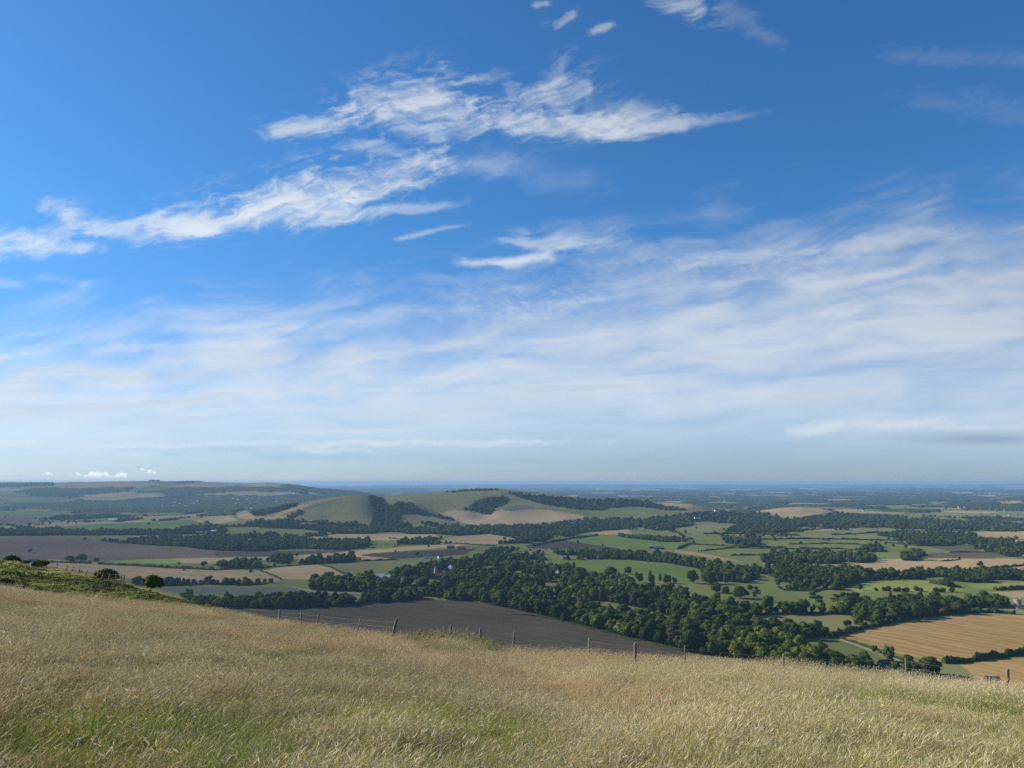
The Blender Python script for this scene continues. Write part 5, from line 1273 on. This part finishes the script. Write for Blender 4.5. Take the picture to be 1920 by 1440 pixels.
# cirrus sheet: opacity and painted shading worked out over azimuth and elevation
def cirrus():
    X = np.arange(-260, 2181, 2.6); Y = np.arange(-200, 916, 2.2)
    PX, PY = np.meshgrid(X, Y)
    wx = (fbm(PX / 260, PY / 160, 900, 5) - .5) * 150; wy = (fbm(PX / 240, PY / 140, 910, 5) - .5) * 80
    w2x = (fbm(PX / 60, PY / 40, 901, 4) - .5) * 60; w2y = (fbm(PX / 60, PY / 40, 911, 4) - .5) * 30
    U, V = PX + wx, PY + wy
    U2, V2 = PX + wx * .5 + w2x, PY + wy * .5 + w2y
    fib = fbm((U + w2x * .4 + V * .6) / 170, (V + w2y * .35 + U * .20) / 24, 920, 6, .6)      # long fibres rising to the right
    hor = fbm(PX / 260 + wx / 300, (PY + wy * .30 + PX * .06) / 22, 925, 6, .58)                    # level fibres of the low veil
    fin = fbm((U2 + V2 * .9) / 40, (V2 + U2 * .3) / 9, 930, 5, .65)
    puf = fbm(U2 / 30, V2 / 20, 935, 5, .6)
    blo = fbm(U / 110, V / 60, 940, 5)
    hor2 = fbm(U / 420 + 7, (V + U * .10) / 46, 927, 4, .5)
    A = np.zeros(PX.shape)
    def streak(pts, w0, w1, op, er=.5, asym=1.):
        """er: how strongly the texture eats into the wisp; asym>1 makes the upper side ragged and long, the lower side sharper"""
        nonlocal A
        pts = np.array(pts, float); best = np.full(PX.shape, 1e9); tt_ = np.zeros(PX.shape); sg = np.zeros(PX.shape)
        tot = len(pts) - 1
        ux, uy = PX + w2x * .22 + wx * .06, PY + w2y * .36 + wy * .10
        for i in range(tot):
            a, b = pts[i], pts[i + 1]; d_ = b - a; L2 = d_ @ d_
            u = np.clip(((ux - a[0]) * d_[0] + (uy - a[1]) * d_[1]) / L2, 0, 1)
            ex, ey = ux - a[0] - u * d_[0], uy - a[1] - u * d_[1]
            dd_ = np.hypot(ex, ey)
            m = dd_ < best; best = np.where(m, dd_, best); tt_ = np.where(m, (i + u) / tot, tt_); sg = np.where(m, ey, sg)
        w = (w0 + (w1 - w0) * tt_) * np.where(sg < 0, asym, .8) * .80
        end = ss(0, .12, tt_) * .5 + .5; end = end * (1 - .5 * ss(.85, 1, tt_))
        g = np.exp(-(best / w) ** 2) * end
        tex = np.clip((fib * .42 + fin * .30 + puf * .28 - .36) / .28, 0, 1)
        dd2 = g * 1.12 + (tex - .58) * er * 1.7 * (1.15 - .35 * g)
        v = ss(.02, 1.42, dd2) ** 1.05 * np.clip(g * 4, 0, 1)
        A = 1 - (1 - A) * (1 - np.clip(op * .92 * v, 0, 1))
    # lower left wisp
    streak([(90, 395), (170, 425), (250, 440), (330, 432), (430, 405)], 20, 44, .62, .55, 1.5)
    streak([(280, 436), (420, 418), (560, 395), (690, 380)], 26, 58, .72, .5, 1.5)
    streak([(430, 400), (560, 362), (700, 345), (830, 312)], 40, 52, .72, .6, 1.3)
    streak([(470, 350), (520, 352), (600, 345)], 20, 20, .28, .7)
    streak([(560, 405), (700, 400), (880, 380)], 34, 10, .40, .55)
    # upper wisps
    streak([(500, 252), (570, 240), (660, 230)], 26, 34, .66, .6, 1.3)
    streak([(640, 205), (740, 182), (870, 175)], 36, 52, .64, .72, 1.3)
    streak([(690, 228), (790, 215), (890, 210)], 42, 58, .60, .62)
    streak([(720, 246), (860, 250), (940, 226)], 24, 22, .38, .6)
    streak([(650, 272), (720, 285), (820, 298)], 26, 24, .34, .7)
    streak([(830, 310), (960, 315)], 40, 26, .22, .5)
    streak([(920, 226), (990, 240), (1090, 244), (1200, 250)], 28, 30, .74, .45, 1.6)
    streak([(1080, 238), (1250, 242), (1440, 212)], 34, 9, .42, .5, 1.4)
    streak([(975, 225), (1000, 190), (1045, 145), (1072, 95)], 62, 22, .48, .6)
    streak([(1030, 210), (1080, 185), (1110, 150)], 70, 30, .42, .62)
    streak([(1080, 210), (1180, 225), (1300, 232)], 60, 20, .36, .6, 1.5)
    streak([(950, 150), (960, 190)], 20, 24, .25, .6)
    streak([(-60, 440), (70, 440), (155, 428)], 30, 26, .58, .55)
    streak([(-100, 470), (40, 464), (200, 468)], 36, 22, .60, .5)
    streak([(855, 492), (950, 492), (1060, 478)], 14, 15, .80, .42)
    streak([(950, 452), (1060, 464), (1170, 450)], 24, 24, .44, .6)
    streak([(1040, 440), (1160, 470), (1240, 470)], 40, 30, .20, .5)
    streak([(745, 450), (800, 436), (880, 422)], 9, 8, .42, .45)
    streak([(880, 290), (1000, 330), (1130, 345)], 50, 40, .14, .4)
    streak([(1205, -16), (1260, 10), (1335, 22)], 38, 38, .60, .7)
    streak([(1330, 0), (1390, 40), (1460, 84)], 48, 18, .17, .6)
    streak([(1035, 52), (1062, 40), (1086, 20)], 19, 14, .50, .75)
    streak([(1106, 64), (1155, 42)], 9, 8, .50, .7); streak([(1003, 10), (1035, 4)], 8, 8, .45, .6)
    streak([(780, 128), (840, 132)], 9, 9, .25, .5)
    streak([(1660, 105), (1990, 118)], 26, 26, .12, .6); streak([(1690, 185), (1960, 220)], 40, 36, .11, .6)
    streak([(-60, 525), (40, 532)], 22, 12, .3, .5); streak([(60, 516), (170, 534)], 12, 9, .2, .5)
    # broad veil
    edge = np.interp(PX, [-260, 0, 300, 600, 900, 1200, 1500, 1920, 2200], [630, 622, 615, 592, 555, 480, 435, 400, 380])
    s = (PY - edge + (blo - .5) * 120 + (fib - .5) * 110)
    wisp = A.copy()
    veil = ss(-80, 190, s) * .80 * (.86 + .42 * (hor2 - .5) + .24 * (hor - .5)) * (1 + .16 * (1 - ss(300, 1000, PX))) * (.90 + .5 * (blo - .5))
    top = ss(-120, 60, s) * np.clip((hor * .5 + fib * .5 - .40) / .25, 0, 1) * .18
    low = 1 - ss(770, 885, PY + (blo - .5) * 40) * np.interp(PX, [0, 900, 1300, 1920], [.42, .55, .72, .74])
    veil = (veil + top * (1 - ss(640, 800, PY))) * low
    veil += .26 * np.exp(-((PY - 640 - (PX - 800) * -.02) / 60) ** 2) * ss(150, 600, PX) * (1 - ss(1100, 1800, PX)) * np.clip(hor2 * 1.6 - .25, 0, 1.1)
    veil += .24 * np.exp(-((PY - 590) / 95) ** 2) * ss(1050, 1700, PX) * np.clip(hor2 * 1.6 - .25, 0, 1.1)
    veil += .20 * np.exp(-((PY - 740) / 60) ** 2) * np.clip(hor * 2 - .5, 0, 1.2)
    for (cx, cy, sx2, sy2, a) in ((900, 655, 190, 20, .34), (1500, 690, 330, 18, .22), (1650, 650, 300, 12, .18), (450, 850, 500, 10, .16), (1800, 765, 300, 18, .16), (250, 640, 260, 18, .10), (1300, 780, 300, 14, .10), (700, 780, 300, 8, .10)):
        veil -= a * np.exp(-((U - cx) / sx2) ** 2 - ((V - cy) / sy2) ** 2)
    A = 1 - (1 - np.clip(A, 0, 1)) * (1 - np.clip(veil * .88, 0, .80))
    streak([(150, 662), (280, 650), (440, 646)], 16, 12, .46, .45); streak([(370, 670), (450, 655), (530, 636)], 18, 16, .42, .5)
    streak([(20, 706), (140, 697), (270, 702)], 24, 16, .55, .45); streak([(-40, 664), (24, 668)], 10, 8, .5, .4)
    streak([(-50, 832), (200, 838), (560, 832), (1150, 826)], 11, 9, .52, .45); streak([(40, 846), (300, 854)], 9, 8, .35, .45); streak([(540, 842), (720, 848)], 9, 8, .40, .4)
    streak([(460, 810), (780, 806)], 9, 8, .35, .45); streak([(300, 780), (520, 760)], 14, 10, .3, .5)
    streak([(1480, 806), (1600, 800), (1700, 797), (1790, 790)], 15, 17, .55, .55); streak([(1740, 803), (1830, 803), (1980, 803)], 9, 9, .45, .42)
    streak([(1280, 498), (1500, 470), (1940, 428)], 22, 20, .40, .6); streak([(1690, 524), (1940, 508)], 18, 16, .4, .55); streak([(1400, 665), (1700, 625), (1940, 630)], 14, 12, .35, .5)
    # mackerel ripples
    rp = np.clip((fbm(PX / 13 + w2x / 30, PY / 7, 990, 3) - .52) / .16, 0, 1) * (np.exp(-((PX - 1000) / 170) ** 2 - ((PY - 568 + (PX - 1020) * .03) / 38) ** 2) + .7 * np.exp(-((PX - 1450) / 330) ** 2 - ((PY - 500) / 34) ** 2))
    A = 1 - (1 - A) * (1 - .22 * rp)
    shade = .99 + .20 * np.clip(wisp * 1.6, 0, 1)
    g = np.exp(-((PX - 1850) / 190) ** 2 - ((PY - 824) / 14) ** 2) * (.7 + .6 * hor)
    A = 1 - (1 - A) * (1 - np.clip(.72 * g, 0, .85)); shade -= .74 * np.clip(g, 0, 1)  # shaded underside of the right bank, painted by darkening the sheet colour
    g2 = ss(600, 680, PY) * (1 - ss(760, 840, PY)) * np.clip((hor - .48) * 4, 0, 1); shade -= .16 * g2  # soft grey shading of the veil, also painted into the colour
    # little cumulus heads low over the downs, bright tops and shaded bases painted in
    for (cx, cy, w_, h_, sd) in ((184, 896, 52, 17, 1), (228, 896, 36, 11, 2), (147, 893, 32, 8, 3), (90, 892, 20, 7, 4), (282, 888, 26, 7, 5), (268, 882, 16, 5, 6)):
        tp_ = np.zeros(PX.shape); r_ = np.random.default_rng(sd)
        for k in range(int(w_ / 3.5)):
            u = r_.uniform(-1, 1); rad = h_ * r_.uniform(.22, .45) * math.sqrt(max(.15, 1 - u * u)); ox, oy = cx + u * w_ * .5, cy - rad * .6 - r_.random() * (h_ * .55) * (1 - abs(u))
            tp_ = np.maximum(tp_, 1 - np.hypot((PX - ox) / 1.35, PY - oy) / rad)
        tp_ = np.clip(tp_ * 2.5, 0, 1) * (1 - ss(cy - 1, cy + 1.5, PY)) * (.75 + .25 * puf)
        A = 1 - (1 - A) * (1 - .95 * tp_); shade += tp_ * (.32 - .40 * ss(cy - h_ * .45, cy, PY))
    A *= 1 - ss(897, 912, PY)
    q = (CY - PY) / FPX
    dx = (PX - CX) / FPX; dy = CP - SP * q; dz = SP + CP * q
    Ln = np.sqrt(dx * dx + dy * dy + dz * dz); dx, dy, dz = dx / Ln, dy / Ln, dz / Ln
    # one great tilted sheet, its far side towards the sun everywhere
    na_, ne_ = math.radians(-42), math.radians(35)
    nn = (math.sin(na_) * math.cos(ne_), math.cos(na_) * math.cos(ne_), math.sin(ne_))
    Rr = 95000 / np.maximum(dx * nn[0] + dy * nn[1] + dz * nn[2], .06)
    Vv = np.stack([(dx * Rr).ravel(), (dy * Rr).ravel(), (dz * Rr).ravel() + H], 1)
    nr_, nc_ = PX.shape; ix = np.arange(nr_ * nc_).reshape(nr_, nc_)
    Qc = np.stack([ix[:-1, :-1].ravel(), ix[1:, :-1].ravel(), ix[1:, 1:].ravel(), ix[:-1, 1:].ravel()], 1)
    return Vv, Qc, A.ravel(), (shade * .72).ravel()
Vv, Qc, CA, CS = cirrus()
t = NT('cirrus_ice')
at = t.n('Attribute', attribute_type='GEOMETRY', attribute_name='cover'); sx3 = t.n('SeparateXYZ'); t.l(at.outputs['Vector'], sx3.inputs[0])
colr = t.mix(sx3.outputs[1], (.08, .14, .25), (.625, .668, .672))  # painted cloud shading: blue-grey for shaded parts, near white for lit ones
up = t.n('CombineXYZ'); up.inputs[2].default_value = 1; dn = t.n('CombineXYZ'); dn.inputs[2].default_value = -1
d = t.n('BsdfTranslucent'); t.l(colr, d.inputs[0]); t.l(dn.outputs[0], d.inputs['Normal'])
tp = t.n('BsdfTransparent'); mx = t.n('MixShader'); t.l(sx3.outputs[0], mx.inputs[0]); t.l(tp.outputs[0], mx.inputs[1]); t.l(d.outputs[0], mx.inputs[2]); t.l(mx.outputs[0], t.out.inputs[0])
me = mesh_np('clouds', Vv, [Qc], [t.m], None, True)
a_ = me.attributes.new('cover', 'FLOAT_VECTOR', 'POINT'); a_.data.foreach_set('vector', np.stack([CA, CS, CA * 0], 1).astype(np.float32).ravel())
cl_ = link('clouds', me); tag(cl_, 'thin white cirrus streaks and a broad milky veil', 'clouds', None, 'stuff')
# ------------------------------------------------------------------ camera and render settings
cam = bpy.data.cameras.new('camera'); co = bpy.data.objects.new('camera', cam); COL.objects.link(co)
cam.sensor_width = 36; cam.lens = 36 * FPX / 1920; cam.clip_start = .1; cam.clip_end = 3000000
co.location = (0, 0, H); co.rotation_euler = (math.pi / 2 + PITCH, 0, 0); S.camera = co
S.view_settings.view_transform = 'Standard'; S.view_settings.look = 'None'; S.view_settings.exposure = 0.42; S.view_settings.gamma = 1
S.render.engine = 'CYCLES'
S.cycles.use_denoising = False
S.cycles.max_bounces = 5; S.cycles.diffuse_bounces = 2; S.cycles.transmission_bounces = 3; S.cycles.transparent_max_bounces = 12; S.cycles.volume_bounces = 1; S.cycles.glossy_bounces = 2
print('done', time.time() - T0)
